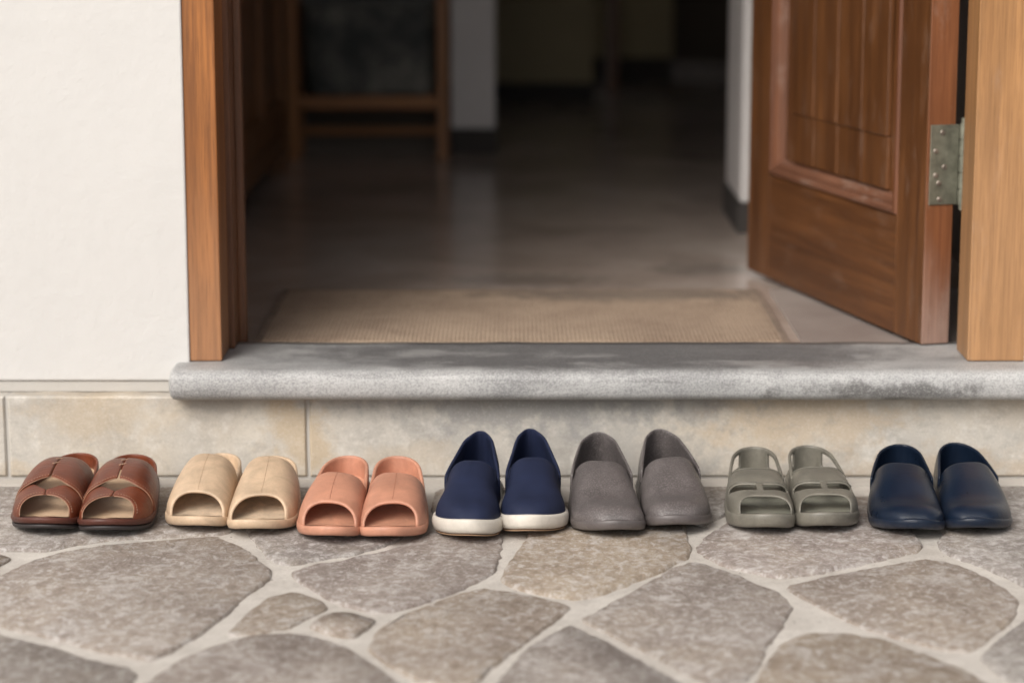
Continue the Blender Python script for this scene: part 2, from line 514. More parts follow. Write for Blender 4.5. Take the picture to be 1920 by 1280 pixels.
def m_slab():
    t = NT('pale_slab')
    p = t.wpos()
    n1 = t.noise(p, 5, 6, 0.6, 0.3)
    c = t.ramp(n1, [(0.32, (0.27, 0.225, 0.205)), (0.68, (0.38, 0.33, 0.30))])
    c = t.mix(t.math('MULTIPLY', t.ramp(t.noise(p, 300, 3, 0.6), [(0.55, 0), (0.7, 1)]), 0.3), c, (0.14, 0.12, 0.11))
    nb = t.bump(t.noise(p, 60, 4, 0.6), 0.2, 0.001)
    return t.out(c, 0.42, nb)


def m_mat():
    t = NT('woven_jute')
    p = t.wpos()
    w1 = t.n('ShaderNodeTexWave'); w1.inputs['Scale'].default_value = 46; w1.bands_direction = 'X'
    w1.inputs['Distortion'].default_value = 3.2; w1.inputs['Detail Scale'].default_value = 3
    w2 = t.n('ShaderNodeTexWave'); w2.inputs['Scale'].default_value = 46; w2.bands_direction = 'Y'
    w2.inputs['Distortion'].default_value = 3.2; w2.inputs['Detail Scale'].default_value = 3
    t.l(p, w1.inputs[0]); t.l(p, w2.inputs[0])
    wv = t.math('MULTIPLY', w1.outputs['Fac'], w2.outputs['Fac'])
    n1 = t.noise(p, 6, 5, 0.6)
    n2 = t.noise(p, 70, 6, 0.75)
    c = t.mix(t.math('MULTIPLY', wv, t.ramp(n1, [(0.35, 0.35), (0.65, 1.0)])), (0.30, 0.215, 0.155), (0.68, 0.53, 0.40))
    c = t.mix(t.ramp(n1, [(0.38, 0.0), (0.62, 0.6)]), c, (0.46, 0.345, 0.25))
    c = t.mix(t.math('MULTIPLY', t.ramp(n2, [(0.55, 0), (0.7, 1)]), 0.6), c, (0.48, 0.37, 0.27))
    c = t.mix(t.math('MULTIPLY', t.ramp(n2, [(0.3, 1), (0.43, 0)]), 0.6), c, (0.11, 0.08, 0.06))
    c = t.mix(t.math('MULTIPLY', blob(t, p, (0.22, 0.66, 0.17), (0.35, 0.10, 1), seed=2), 0.6), c, (0.13, 0.11, 0.095))
    nb = t.bump(wv, 0.8, 0.003)
    nb = t.bump(n2, 0.5, 0.002, nb)
    return t.out(c, 0.92, nb)


def m_basket():
    t = NT('woven_grey')
    p = t.coord('Object')
    b = t.n('ShaderNodeTexBrick')
    b.inputs['Scale'].default_value = 1.0
    b.inputs['Brick Width'].default_value = 0.035; b.inputs['Row Height'].default_value = 0.014
    b.inputs['Mortar Size'].default_value = 0.002
    mp = t.coord('Object', rot=(radians(90), 0, 0))
    t.l(mp, b.inputs['Vector'])
    n1 = t.noise(p, 9, 4, 0.6)
    c = t.ramp(n1, [(0.40, (0.050, 0.056, 0.055)), (0.66, (0.26, 0.25, 0.22))])
    c = t.mix(t.math('MULTIPLY', b.outputs['Fac'], 0.6), c, (0.02, 0.02, 0.02))
    nb = t.bump(b.outputs['Fac'], -0.6, 0.003)
    return t.out(c, 0.7, nb)


def m_metal(name, c, rough=0.45):
    t = NT(name)
    p = t.coord('Object')
    n = t.noise(p, 60, 6, 0.7)
    col = t.mix(t.ramp(n, [(0.4, 0), (0.7, 1)]), mulc(c, 0.65), c)
    return t.out(col, t.math('ADD', t.math('MULTIPLY', n, 0.3), rough - 0.15), t.bump(n, 0.2, 0.0005), Metallic=0.75)


STUCCO = m_stucco('white_stucco', (0.65, 0.635, 0.615))
BAND = m_stucco('cement_band', (0.50, 0.475, 0.44))
PLASTER = m_stucco('interior_plaster', (0.78, 0.745, 0.73))
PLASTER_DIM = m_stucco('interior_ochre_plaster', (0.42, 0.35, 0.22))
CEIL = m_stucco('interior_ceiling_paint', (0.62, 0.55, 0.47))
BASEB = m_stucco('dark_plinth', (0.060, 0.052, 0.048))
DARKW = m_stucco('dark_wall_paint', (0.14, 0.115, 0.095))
JAMB = m_wood('jamb_wood', (0.27, 0.125, 0.042), (0.50, 0.255, 0.098), 'z', 0.5, 0.65, seed=1.0, coat=0.05, worn_or_lit=0.12, weather=(0.25, 0.75, (0.44, 0.245, 0.12), 0.6))
JAMB_L = m_wood('jamb_wood_reddish', (0.21, 0.072, 0.016), (0.43, 0.160, 0.036), 'z', 0.48, 0.9, seed=4.0, coat=0.06, weather=(0.22, 0.52, (0.34, 0.17, 0.085), 0.75))
FRAME_D = m_wood('frame_wood_dark', (0.115, 0.042, 0.016), (0.215, 0.085, 0.033), 'z', 0.4, 0.8, seed=2.0)
DOOR_Z = m_wood('door_wood_upright', (0.075, 0.027, 0.009), (0.215, 0.085, 0.027), 'z', 0.40, 0.55, worn_or_lit=0.14, seed=5.0)
DOOR_X = m_wood('door_wood_cross', (0.072, 0.026, 0.009), (0.200, 0.078, 0.025), 'x', 0.40, 0.45, worn_or_lit=0.10, seed=6.0)
DOOR_EDGE = m_wood('door_edge_wood', (0.17, 0.058, 0.022), (0.30, 0.112, 0.042), 'z', 0.46, 0.6, worn_or_lit=0.20, seed=8.0, weather=(0.18, 0.36, (0.34, 0.24, 0.20), 0.7))
DOOR_MZ = m_wood('moulding_wood_upright', (0.12, 0.040, 0.016), (0.23, 0.085, 0.034), 'z', 0.36, 0.7, worn_or_lit=0.25, seed=21.0)
DOOR_MX = m_wood('moulding_wood_cross_lit', (0.14, 0.058, 0.032), (0.27, 0.125, 0.075), 'x', 0.36, 0.7, worn_or_lit=0.5, seed=22.0)  # pale patches and lighter tone paint the moulding's highlight into its colour
CAB = m_wood('cabinet_wood', (0.14, 0.052, 0.014), (0.29, 0.12, 0.032), 'z', 0.35, 0.8, seed=11.0)
RACK = m_wood('rack_wood', (0.30, 0.115, 0.032), (0.48, 0.21, 0.065), 'z', 0.4, 0.6, seed=13.0)
RACK_X = m_wood('rack_wood_cross', (0.30, 0.115, 0.032), (0.48, 0.21, 0.065), 'x', 0.4, 0.6, seed=14.0)
FLAG = m_flag()
MORTAR = m_mortar()
TILE = m_tile()
SILL = m_sill()
FLOOR = m_floor()
SLAB = m_slab()
MATM = m_mat()
BASK = m_basket()
HINGE = m_metal('hinge_metal', (0.34, 0.34, 0.27), 0.5)
SCREW = m_metal('screw_metal', (0.42, 0.36, 0.31), 0.4)
BRASS = m_metal('brass', (0.75, 0.42, 0.10), 0.35)

# ------------------------------------------------------------------ ground: mortar bed and flagstones
FZ = 0.165          # interior floor height
g = mesh_obj('ground', [(-25, -30, -0.0045), (25, -30, -0.0045), (25, 0.3, -0.0045), (-25, 0.3, -0.0045)], [(0, 1, 2, 3)], MORTAR)
tag(g, kind='structure')


def chaikin(pts, n=2, k=0.2):
    for _ in range(n):
        out = []
        for i in range(len(pts)):
            a, b = pts[i], pts[(i + 1) % len(pts)]
            out.append(a.lerp(b, k)); out.append(a.lerp(b, 1 - k))
        pts = out
    return pts


def resample(pts, step):
    L = sum((pts[i] - pts[(i + 1) % len(pts)]).length for i in range(len(pts)))
    n = max(14, int(L / step))
    res = []; acc = 0; tgt = 0; st = L / n
    for i in range(len(pts)):
        a, b = pts[i], pts[(i + 1) % len(pts)]
        d = (b - a).length
        while tgt <= acc + d and len(res) < n:
            res.append(a.lerp(b, (tgt - acc) / d if d else 0)); tgt += st
        acc += d
    return res


def flagstone(poly, rng, shrink=0.0, step=0.011, top=0.0):
    pts = chaikin([Vector((p.x, p.y, 0)) for p in poly], 1, 0.09)
    pts = resample(pts, step)
    n = len(pts)
    area = sum(pts[i].x * pts[(i + 1) % n].y - pts[(i + 1) % n].x * pts[i].y for i in range(n))
    if area < 0: pts.reverse()
    nor = []
    for i in range(n):
        t_ = pts[(i + 1) % n] - pts[i - 1]
        nor.append(Vector((-t_.y, t_.x, 0)).normalized())   # inward
    sd_ = rng.random() * 50
    tilt = (rng.uniform(-.004, .004), rng.uniform(-.004, .004))
    ctr = sum(pts, Vector()) / n
    rings = []
    kk = min(1.0, sqrt(abs(area) / 2) / 0.2)
    for inset, z in ((0.0, -0.010), (0.0006, -0.005), (0.0022 * kk, -0.0022), (0.0055 * kk, top)):
        ring = []
        for i in range(n):
            p = pts[i]
            j = (noise.noise(Vector((p.x * 26 + sd_, p.y * 26, sd_))) * 0.0035 + noise.noise(Vector((p.x * 95, p.y * 95 + sd_, 3))) * 0.0035) * kk
            q = p + nor[i] * (inset + shrink - 0.0064 * kk ** 2 + j)
            zz = z
            if z > -0.003:
                zz += noise.noise(Vector((q.x * 14, q.y * 14, sd_))) * 0.0022 + (q.x - ctr.x) * tilt[0] + (q.y - ctr.y) * tilt[1]
                if z < 0: zz += noise.noise(Vector((q.x * 60, q.y * 60, sd_))) * 0.0015
            ring.append(Vector((q.x, q.y, zz)))
        rings.append(ring)
    verts = [v for r in rings for v in r]
    faces = []
    for k in range(len(rings) - 1):
        for i in range(n):
            a = k * n + i; b = k * n + (i + 1) % n
            faces.append((a, b, b + n, a + n))
    faces.append(tuple(range((len(rings) - 1) * n, len(rings) * n)))
    o = mesh_obj('flagstone', [v - ctr for v in verts], faces, FLAG, g, smooth=True)
    o.location = ctr
    return o


ST = [
    [(-70, 1095), (0, 1078), (50, 1053), (125, 1032), (200, 1020), (275, 1014), (350, 1008), (410, 1006), (440, 1020), (475, 1043), (505, 1070), (493, 1084), (450, 1115), (415, 1150), (370, 1183), (320, 1213), (280, 1232), (225, 1220), (150, 1204), (75, 1184), (0, 1167), (-70, 1152)],
    [(-70, 1172), (0, 1190), (75, 1208), (150, 1229), (240, 1250), (249, 1258), (228, 1290), (190, 1378), (-66, 1378)],
    [(262, 1292), (300, 1262), (350, 1230), (415, 1205), (475, 1192), (540, 1189), (600, 1197), (650, 1215), (700, 1245), (750, 1285), (755, 1340), (700, 1380), (240, 1380), (232, 1330)],
    [(420, 1187), (460, 1150), (505, 1115), (550, 1105), (600, 1122), (615, 1137), (575, 1155), (540, 1173), (475, 1184)],
    [(580, 1172), (600, 1155), (630, 1146), (665, 1147), (705, 1160), (690, 1175), (660, 1193), (615, 1186)],
    [(548, 1070), (600, 1055), (650, 1047), (710, 1034), (760, 1018), (800, 1000), (860, 985), (930, 990), (937, 1020), (930, 1045), (920, 1068), (880, 1090), (825, 1112), (775, 1130), (730, 1142), (690, 1140), (635, 1125), (590, 1100)],
    [(466, 992), (485, 1012), (505, 1038), (535, 1056), (600, 1043), (650, 1036), (705, 1022), (750, 1002), (790, 975), (780, 930), (700, 912), (560, 912), (480, 930)],
    [(-70, 912), (100, 912), (300, 912), (440, 912), (452, 950), (455, 978), (420, 995), (330, 1001), (230, 1005), (150, 1014), (80, 1028), (-70, 1026)],
    [(-70, 1042), (0, 1038), (22, 1044), (-10, 1062), (-70, 1082)],
    [(945, 1078), (965, 1045), (985, 1020), (1000, 990), (1020, 950), (1120, 930), (1240, 935), (1275, 970), (1285, 1005), (1290, 1025), (1280, 1042), (1240, 1064), (1185, 1085), (1135, 1105), (1085, 1118), (1025, 1110), (962, 1095)],
    [(820, 912), (1000, 912), (985, 955), (950, 985), (880, 968), (810, 968)],
    [(1312, 1027), (1325, 1005), (1360, 983), (1400, 955), (1480, 930), (1640, 930), (1690, 965), (1714, 1003), (1724, 1020), (1710, 1031), (1660, 1041), (1600, 1055), (1535, 1068), (1460, 1078), (1400, 1066), (1350, 1051)],
    [(1280, 912), (1440, 912), (1380, 950), (1310, 985), (1290, 950)],
    [(1763, 1012), (1775, 996), (1740, 950), (1760, 915), (1990, 912), (1990, 1120), (1940, 1100), (1905, 1084), (1860, 1063), (1810, 1045), (1775, 1032)],
    [(1480, 1096), (1560, 1076), (1660, 1058), (1730, 1048), (1780, 1053), (1830, 1072), (1885, 1100), (1905, 1125), (1898, 1148), (1870, 1175), (1812, 1216), (1770, 1212), (1685, 1190), (1625, 1172), (1560, 1141), (1515, 1118)],
    [(1096, 1157), (1150, 1130), (1220, 1090), (1270, 1062), (1305, 1053), (1340, 1063), (1400, 1088), (1460, 1113), (1482, 1130), (1465, 1158), (1440, 1195), (1410, 1250), (1388, 1277), (1345, 1279), (1280, 1252), (1210, 1215), (1150, 1185)],
    [(696, 1208), (715, 1180), (760, 1150), (820, 1125), (900, 1099), (960, 1107), (1010, 1118), (1064, 1132), (1050, 1147), (1010, 1175), (975, 1200), (940, 1225), (905, 1257), (885, 1277), (840, 1280), (780, 1267), (730, 1240)],
    [(922, 1302), (960, 1250), (990, 1215), (1035, 1184), (1070, 1171), (1110, 1190), (1170, 1220), (1225, 1252), (1290, 1290), (1330, 1340), (1320, 1382), (900, 1382), (902, 1340)],
    [(1418, 1288), (1440, 1240), (1470, 1205), (1510, 1187), (1585, 1184), (1660, 1200), (1735, 1225), (1810, 1255), (1862, 1285), (1900, 1340), (1890, 1382), (1390, 1382), (1396, 1340)],
    [(1838, 1230), (1870, 1200), (1905, 1170), (1950, 1145), (1990, 1135), (1990, 1330), (1930, 1292), (1870, 1256)],
]
rng = random.Random(11)
for s_ in ST:
    flagstone([gp(x, y) for x, y in s_], rng, top=rng.uniform(-0.0012, 0.0008))

# more paving outside the photograph's frame: cells round jittered seeds, cut along the traced area's outline
TL, TR, BR, BL = gp(-75, 905), gp(1996, 905), gp(1996, 1392), gp(-75, 1392)


def clip(poly, p, n):
    out = []
    for i in range(len(poly)):
        a, b = poly[i], poly[(i + 1) % len(poly)]
        da, db = (a - p).dot(n), (b - p).dot(n)
        if da >= 0: out.append(a)
        if (da >= 0) != (db >= 0): out.append(a.lerp(b, da / (da - db)))
    return out


nL = Vector((-(BL - TL).y, (BL - TL).x, 0)).normalized()
if (Vector((-3, -0.5, 0)) - TL).dot(nL) < 0: nL = -nL
nR = Vector((-(BR - TR).y, (BR - TR).x, 0)).normalized()
if (Vector((3, -0.5, 0)) - TR).dot(nR) < 0: nR = -nR
nB = Vector((0, -1, 0))
seeds = []
gy = -0.13
row = 0
while gy > -2.4:
    gx = -1.9 + (row % 2) * 0.13
    while gx < 1.9:
        seeds.append(Vector((gx + rng.uniform(-.08, .08), gy + rng.uniform(-.07, .07), 0)))
        gx += 0.27
    gy -= 0.24; row += 1
for s_ in seeds:
    sides = [(p, n_) for p, n_ in ((TL, nL), (TR, nR), (BL, nB)) if (s_ - p).dot(n_) > 0.02]
    if not sides: continue
    poly = [Vector((s_.x - .5, s_.y - .5, 0)), Vector((s_.x + .5, s_.y - .5, 0)), Vector((s_.x + .5, s_.y + .5, 0)), Vector((s_.x - .5, s_.y + .5, 0))]
    for q in seeds:
        if q is s_ or (q - s_).length > 0.9: continue
        poly = clip(poly, (q + s_) / 2 + (s_ - q).normalized() * 0.012, (s_ - q).normalized())
        if len(poly) < 3: break
    if len(poly) >= 3: poly = clip(poly, Vector((0, -0.012, 0)), Vector((0, -1, 0)))
    best = max(sides, key=lambda k: (s_ - k[0]).dot(k[1]))
    if len(poly) >= 3: poly = clip(poly, best[0], best[1])
    if len(poly) >= 3:
        flagstone(poly, rng, step=0.03)

# mortar fillet where the paving meets the riser
bm = bmesh.new()
prof = [(0.002, -0.008), (-0.018, -0.008), (-0.016, -0.0025), (-0.010, 0.0005), (0.002, 0.0030)]
NX = 240
rows = []
for i in range(NX + 1):
    x = -1.7 + 3.4 * i / NX
    rows.append([bm.verts.new((x, y * (1 + 0.35 * noise.noise(Vector((x * 9, 0, 1)))), z + 0.0015 * noise.noise(Vector((x * 22, z * 50, 0))))) for y, z in prof])
for a, b in zip(rows, rows[1:]):
    for k in range(len(prof) - 1): bm.faces.new((a[k], b[k], b[k + 1], a[k + 1]))
fil = bm_obj('mortar_joint', bm, m_stucco('dirty_mortar', (0.42, 0.385, 0.345)), g, smooth=True)

# ------------------------------------------------------------------ step riser with stone tiles
riser = empty('step_riser', (0, 0.02, 0))
tag(riser, 'low riser of beige and grey stone tiles behind the row of shoes', 'step')


def rough_box(name, x0, x1, y0, y1, z0, z1, mat, parent, amp=0.0012, div=40, bev=0.004):
    bm = bmesh.new()
    nx = max(2, int((x1 - x0) * div)); nz = max(2, int((z1 - z0) * div * 1.5))
    e_ = 0.0028
    gx_ = [x0] + [lerp(x0 + e_, x1 - e_, i / nx) for i in range(nx + 1)] + [x1]
    gz_ = [z0] + [lerp(z0 + e_, z1 - e_, i / nz) for i in range(nz + 1)] + [z1]
    nx += 2; nz += 2
    fr = [[bm.verts.new((gx, y0, gz)) for gz in gz_] for gx in gx_]
    for i in range(nx):
        for k in range(nz): bm.faces.new((fr[i][k], fr[i + 1][k], fr[i + 1][k + 1], fr[i][k + 1]))
    for i in range(nx + 1):
        for k in range(nz + 1):
            v = fr[i][k]
            ed = min(v.co.x - x0, x1 - v.co.x, v.co.z - z0, z1 - v.co.z)
            v.co.y += noise.noise(Vector((v.co.x * 7, 0, v.co.z * 9))) * amp
            if ed < 1e-6:
                v.co.y += bev * 0.7
                j = noise.noise(Vector((v.co.x * 18, 4, v.co.z * 18))) * 0.0012
                v.co.x += j * (1 if abs(v.co.x - x0) < 1e-4 or abs(v.co.x - x1) < 1e-4 else 0)
                v.co.z += j * (1 if abs(v.co.z - z0) < 1e-4 or abs(v.co.z - z1) < 1e-4 else 0)
    edge = [e for e in bm.edges if e.is_boundary]
    r = bmesh.ops.extrude_edge_only(bm, edges=edge)
    for e in r['geom']:
        if isinstance(e, bmesh.types.BMVert): e.co.y = y1
    o = bm_obj(name, bm, mat, parent, smooth=False, loc=None)
    return o


TB = [-1.66, -1.205, yp(12, 820, 0).x - .002, yp(576, 820, 0).x, 0.80, 1.66]
mortar_back = rough_box('joint_backing', -1.7, 1.7, 0.0006, 0.030, -0.012, 0.1262, BAND, riser)
for a, b in zip(TB, TB[1:]):
    z1 = 0.1265
    rough_box('stone_tile', a + 0.0026, b - 0.0026, -0.004, 0.046, 0.003, z1, TILE, riser)
for o in riser.children:
    pass

# ------------------------------------------------------------------ house wall (stucco) with cement band, and lintel above the door
wall = empty('stucco_wall', (-1.1, 0.1, 0.13))
tag(wall, 'white stucco house wall beside and above the wooden doorway', 'wall')


def wbox(name, x0, x1, y0, y1, z0, z1, mat, parent, bev=0.0, seg=2):
    """box given in world coordinates under a parent that has a location (and maybe a turn)"""
    bm = box_bm(bmesh.new(), x0, x1, y0, y1, z0, z1, bev, seg)
    bmesh.ops.translate(bm, verts=bm.verts, vec=-Vector(parent.location))
    return bm_obj(name, bm, mat, parent)


wbox('stucco', -2.6, -0.4855, 0.043, 0.2, 0.1450, 2.75, STUCCO, wall, 0.003)
wbox('stucco', 0.7725, 2.6, 0.043, 0.2, 0.1450, 2.75, STUCCO, wall, 0.003)
wbox('lintel', -0.4850, 0.7720, 0.0435, 0.2, 2.243, 2.7495, STUCCO, wall)
wbox('cement_band', -2.6, -0.44, 0.047, 0.22, 0.1268, 0.1445, BAND, wall, 0.002)
wbox('cement_band', 0.75, 2.6, 0.047, 0.22, 0.1268, 0.1445, BAND, wall, 0.002)

# eave above the door (out of the frame; its underside shades the upper wall)
eave = empty('roof_eave', (0, -0.3, 2.6))
tag(eave, 'dark wooden board eave sheltering the doorway', 'roof')
for i in range(19):
    wbox('board', -2.6, 2.6, -0.92 + i * 0.06, -0.863 + i * 0.06, 2.752, 2.775, FRAME_D, eave)
wbox('fascia', -2.6, 2.6, -0.96, -0.922, 2.70, 2.85, FRAME_D, eave)

# ------------------------------------------------------------------ door sill
sill_o = empty('door_sill', (0.15, 0.07, 0.13))
tag(sill_o, 'thick speckled grey stone door sill with a rounded front edge', 'sill')
SX0, SX1 = -0.500, 0.80
prof = []
y_f, z_b, z_t = -0.028, 0.1275, 0.1735
r = (z_t - z_b) / 2
for k in range(0, 13):
    a = -pi / 2 - pi * k / 12
    # slightly flattened bullnose
    prof.append((y_f + r * 0.85 + r * 0.85 * cos(a) * 1.0, (z_t + z_b) / 2 + r * math.copysign(abs(sin(a)) ** 0.62, sin(a))))
for k in range(1, 9): prof.append((lerp(y_f + r * 0.85, 0.205, k / 8), z_t))
prof.append((0.205, z_b)); prof.append((0.05, z_b))
bm = bmesh.new()
NXS = 200
xs = [SX0 + (SX1 - SX0) * i / NXS for i in range(NXS + 1)]
rows = []


def sill_sec(x, sc=1.0, dy=0.0):
    row_ = []
    for y, z in prof:
        zc = (z_t + z_b) / 2
        yy = 0.205 + (y - 0.205) * (1 - (1 - sc) * 0.1)
        zz = zc + (z - zc) * sc
        nn = noise.noise(Vector((x * 14, y * 14, z * 14))) * 0.0009
        row_.append(bm.verts.new((x, yy + nn, zz + (nn if z > zc else 0))))
    return row_


for q in (0.0, 0.3, 0.6, 0.85): rows.append(sill_sec(SX0 - 0.010 + 0.010 * q, 0.45 + 0.55 * sqrt(1 - (1 - q) ** 2)))
for x in xs: rows.append(sill_sec(x))
for q in (0.85, 0.6, 0.3, 0.0): rows.append(sill_sec(SX1 + 0.010 - 0.010 * q, 0.45 + 0.55 * sqrt(1 - (1 - q) ** 2)))
n = len(prof)
for a, b in zip(rows, rows[1:]):
    for k in range(n): bm.faces.new((a[k], a[(k + 1) % n], b[(k + 1) % n], b[k]))
bm.faces.new(rows[0]); bm.faces.new(rows[-1])
bmesh.ops.translate(bm, verts=bm.verts, vec=-Vector(sill_o.location))
so_ = bm_obj('sill_slab', bm, SILL, sill_o, smooth=True)

# ------------------------------------------------------------------ door frame
fr = empty('door_frame', (0.14, 0.1, 0.174))
tag(fr, 'tall orange-brown wooden door frame standing on the stone sill', 'door frame')
JT = 2.24
wbox('jamb', -0.4862, -0.4375, 0.047, 0.145, 0.1745, JT, JAMB_L, fr, 0.0022)
wbox('stop', -0.4850, -0.4290, 0.1455, 0.206, 0.1745, JT - 0.04, FRAME_D, fr, 0.002)
wbox('stop', -0.4300, -0.4180, 0.2065, 0.235, 0.166, JT - 0.04, FRAME_D, fr, 0.002)
wbox('jamb', 0.6865, 0.7732, 0.047, 0.1365, 0.1745, JT, JAMB, fr, 0.0022)
wbox('rebate', 0.7010, 0.7700, 0.1370, 0.206, 0.1745, JT - 0.04, FRAME_D, fr, 0.0015)
wbox('frame_head', -0.4370, 0.6860, 0.047, 0.20, 2.16, JT, JAMB, fr, 0.002)

# ------------------------------------------------------------------ interior floor, walls, ceiling
fl = empty('floor', (0.0, 0.5, 0))
tag(fl, kind='structure')
bm = bmesh.new(); box_bm(bm, -1.4, 1.1, 0.206, 6.6, FZ - 0.03, FZ)
bmesh.ops.translate(bm, verts=bm.verts, vec=(0, -0.5, 0))
bm_obj('floor_screed', bm, FLOOR, fl)
# pale slabs let in behind the sill
sx = [-1.398, -0.95, 0.4575, 0.93]
for a, b in zip(sx, sx[1:]):
    if a < 0: continue
    bm = bmesh.new(); box_bm(bm, a + 0.0015, b - 0.0015, 0.208, 0.735, FZ + 0.0002, FZ + 0.004, 0.0012)
    bmesh.ops.translate(bm, verts=bm.verts, vec=(0, -0.5, 0))
    bm_obj('floor_slab', bm, SLAB, fl)

room = empty('interior_walls', (0, 3, FZ))
tag(room, 'dark interior walls and ceiling of the hall behind the door', 'wall')
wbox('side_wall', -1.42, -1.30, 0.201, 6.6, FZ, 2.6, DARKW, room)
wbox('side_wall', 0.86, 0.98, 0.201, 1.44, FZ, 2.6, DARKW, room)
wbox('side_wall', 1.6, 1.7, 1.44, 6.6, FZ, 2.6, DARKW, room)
wbox('front_wall', -1.30, -0.486, 0.201, 0.25, FZ, 2.6, PLASTER, room)
wbox('front_wall', 0.773, 0.859, 0.201, 0.25, FZ, 2.6, PLASTER, room)
wbox('ceiling', -1.42, 1.7, 0.2015, 6.7, 2.6, 2.7, CEIL, room)
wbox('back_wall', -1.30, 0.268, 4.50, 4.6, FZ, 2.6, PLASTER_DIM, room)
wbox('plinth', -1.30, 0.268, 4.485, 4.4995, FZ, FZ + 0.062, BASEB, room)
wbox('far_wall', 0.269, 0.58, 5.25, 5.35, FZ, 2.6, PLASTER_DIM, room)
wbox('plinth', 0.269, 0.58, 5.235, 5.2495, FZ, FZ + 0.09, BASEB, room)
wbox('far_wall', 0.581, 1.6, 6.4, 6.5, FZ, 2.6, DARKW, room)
post = wbox('wooden_post', 0.325, 0.365, 4.78, 4.85, FZ, 2.6, FRAME_D, room, 0.003)

stub = empty('partition_wall', (0.56, 1.6, FZ))
tag(stub, 'narrow whitewashed wall end behind the open door', 'wall')
wbox('plaster', 0.474, 0.859, 1.46, 1.80, FZ + 0.064, 2.6, PLASTER, stub, 0.004)
wbox('plinth', 0.468, 0.859, 1.452, 1.806, FZ, FZ + 0.0638, BASEB, stub, 0.002)

pil = empty('pillar', (-0.105, 3.0, FZ))
tag(pil, 'white pillar on a dark plinth to the right of the rack', 'pillar')
wbox('shaft', -0.163, -0.045, 2.95, 3.08, FZ + 0.066, 2.6, PLASTER, pil, 0.004)
wbox('plinth', -0.168, -0.041, 2.943, 3.086, FZ, FZ + 0.0658, BASEB, pil, 0.002)
scr = empty('dark_sheet', (-0.6, 3.02, FZ))  # dark sheet in place of the black behind the rack
tag(scr, 'dark sheet standing in for the black behind the wooden rack', 'panel')
wbox('sheet_board', -1.29, -0.170, 3.0, 3.02, FZ, 2.6, DARKW, scr)

# ------------------------------------------------------------------ doormat
mat_o = empty('doormat', (0.02, 0.46, FZ))
tag(mat_o, 'flat woven brown jute doormat just inside the sill', 'doormat')
bm = bmesh.new()
NXM, NYM = 70, 44
mx0, mx1, my0, my1 = -0.405, 0.437, 0.212, 0.712
top = [[None] * (NYM + 1) for _ in range(NXM + 1)]
for i in range(NXM + 1):
    for j in range(NYM + 1):
        x = lerp(mx0, mx1, i / NXM); y = lerp(my0, my1, j / NYM)
        ex = noise.noise(Vector((x * 6, y * 6, 0))) * 0.002
        edge = min(i, NXM - i, j, NYM - j)
        z = FZ + 0.0072 + noise.noise(Vector((x * 12, y * 12, 3))) * 0.0012 - (0.0035 if edge == 0 else 0.0)
        top[i][j] = bm.verts.new((x + (ex if edge == 0 else 0), y + (ex if edge == 0 else 0), z))
for i in range(NXM):
    for j in range(NYM): bm.faces.new((top[i][j], top[i + 1][j], top[i + 1][j + 1], top[i][j + 1]))
ex = bmesh.ops.extrude_edge_only(bm, edges=[e for e in bm.edges if e.is_boundary])
for v in ex['geom']:
    if isinstance(v, bmesh.types.BMVert): v.co.z = FZ + 0.0005
bmesh.ops.translate(bm, verts=bm.verts, vec=-Vector(mat_o.location))
bm_obj('weave', bm, MATM, mat_o, smooth=True)
for (a, b, c_, d) in ((mx0 - .002, mx0 + .010, my0, my1), (mx1 - .010, mx1 + .002, my0, my1), (mx0, mx1, my1 - .010, my1 + .002)):
    wbox('binding', a, b, c_, d, FZ + 0.0008, FZ + 0.0076, m_foam('mat_binding', (0.25, 0.185, 0.14), 0.9, 0.3, 300, 0.5) if 'mat_binding' not in bpy.data.materials else bpy.data.materials['mat_binding'], mat_o, 0.002)

# ------------------------------------------------------------------ door leaf, hinged on the right, swung inward
HX, HY = 0.690, 0.178
LA = radians(14.9)
leaf = empty('door', (0.6375, 0.176, FZ + 0.010), 0.0)
# local x runs from the hinge side to the free edge, local y = 0 on the face we see, thickness to +y' (away)
leaf.rotation_euler = (0, 0, radians(90) + LA)
tag(leaf, 'open panelled reddish-brown wooden door with a metal butt hinge', 'door')
DW, DT, DH = 0.775, 0.046, 1.97
T = DT


def dbox(name, x0, x1, z0, z1, y0, y1, mat, parent=leaf, bev=0.0015):
    # local frame: x along leaf, y = depth into the leaf is negative (to the picture's right)
    return bm_obj(name, box_bm(bmesh.new(), x0, x1, -y1, -y0, z0, z1, bev, 2), mat, parent)


SW = 0.105
BR_ = 0.188          # bottom rail height
dbox('stile', 0.0, SW, 0, DH, 0, T, DOOR_Z, bev=0.002)
dbox('stile', DW - SW, DW, 0, DH, 0, T, DOOR_Z, bev=0.002)
dbox('rail', SW + .0004, DW - SW - .0004, 0, BR_, 0.0004, T - .0004, DOOR_X)
dbox('rail', SW + .0004, DW - SW - .0004, 0.93, 1.07, 0.0004, T - .0004, DOOR_X)
dbox('rail', SW + .0004, DW - SW - .0004, DH - 0.11, DH, 0.0004, T - .0004, DOOR_X)
# facing strip on the hinge edge (lighter, rubbed)
ed = bm_obj('edge_lipping', box_bm(bmesh.new(), -0.003, -0.0002, -T + 0.0003, -0.0003, 0.001, DH - .001, 0.0008, 1), DOOR_EDGE, leaf)


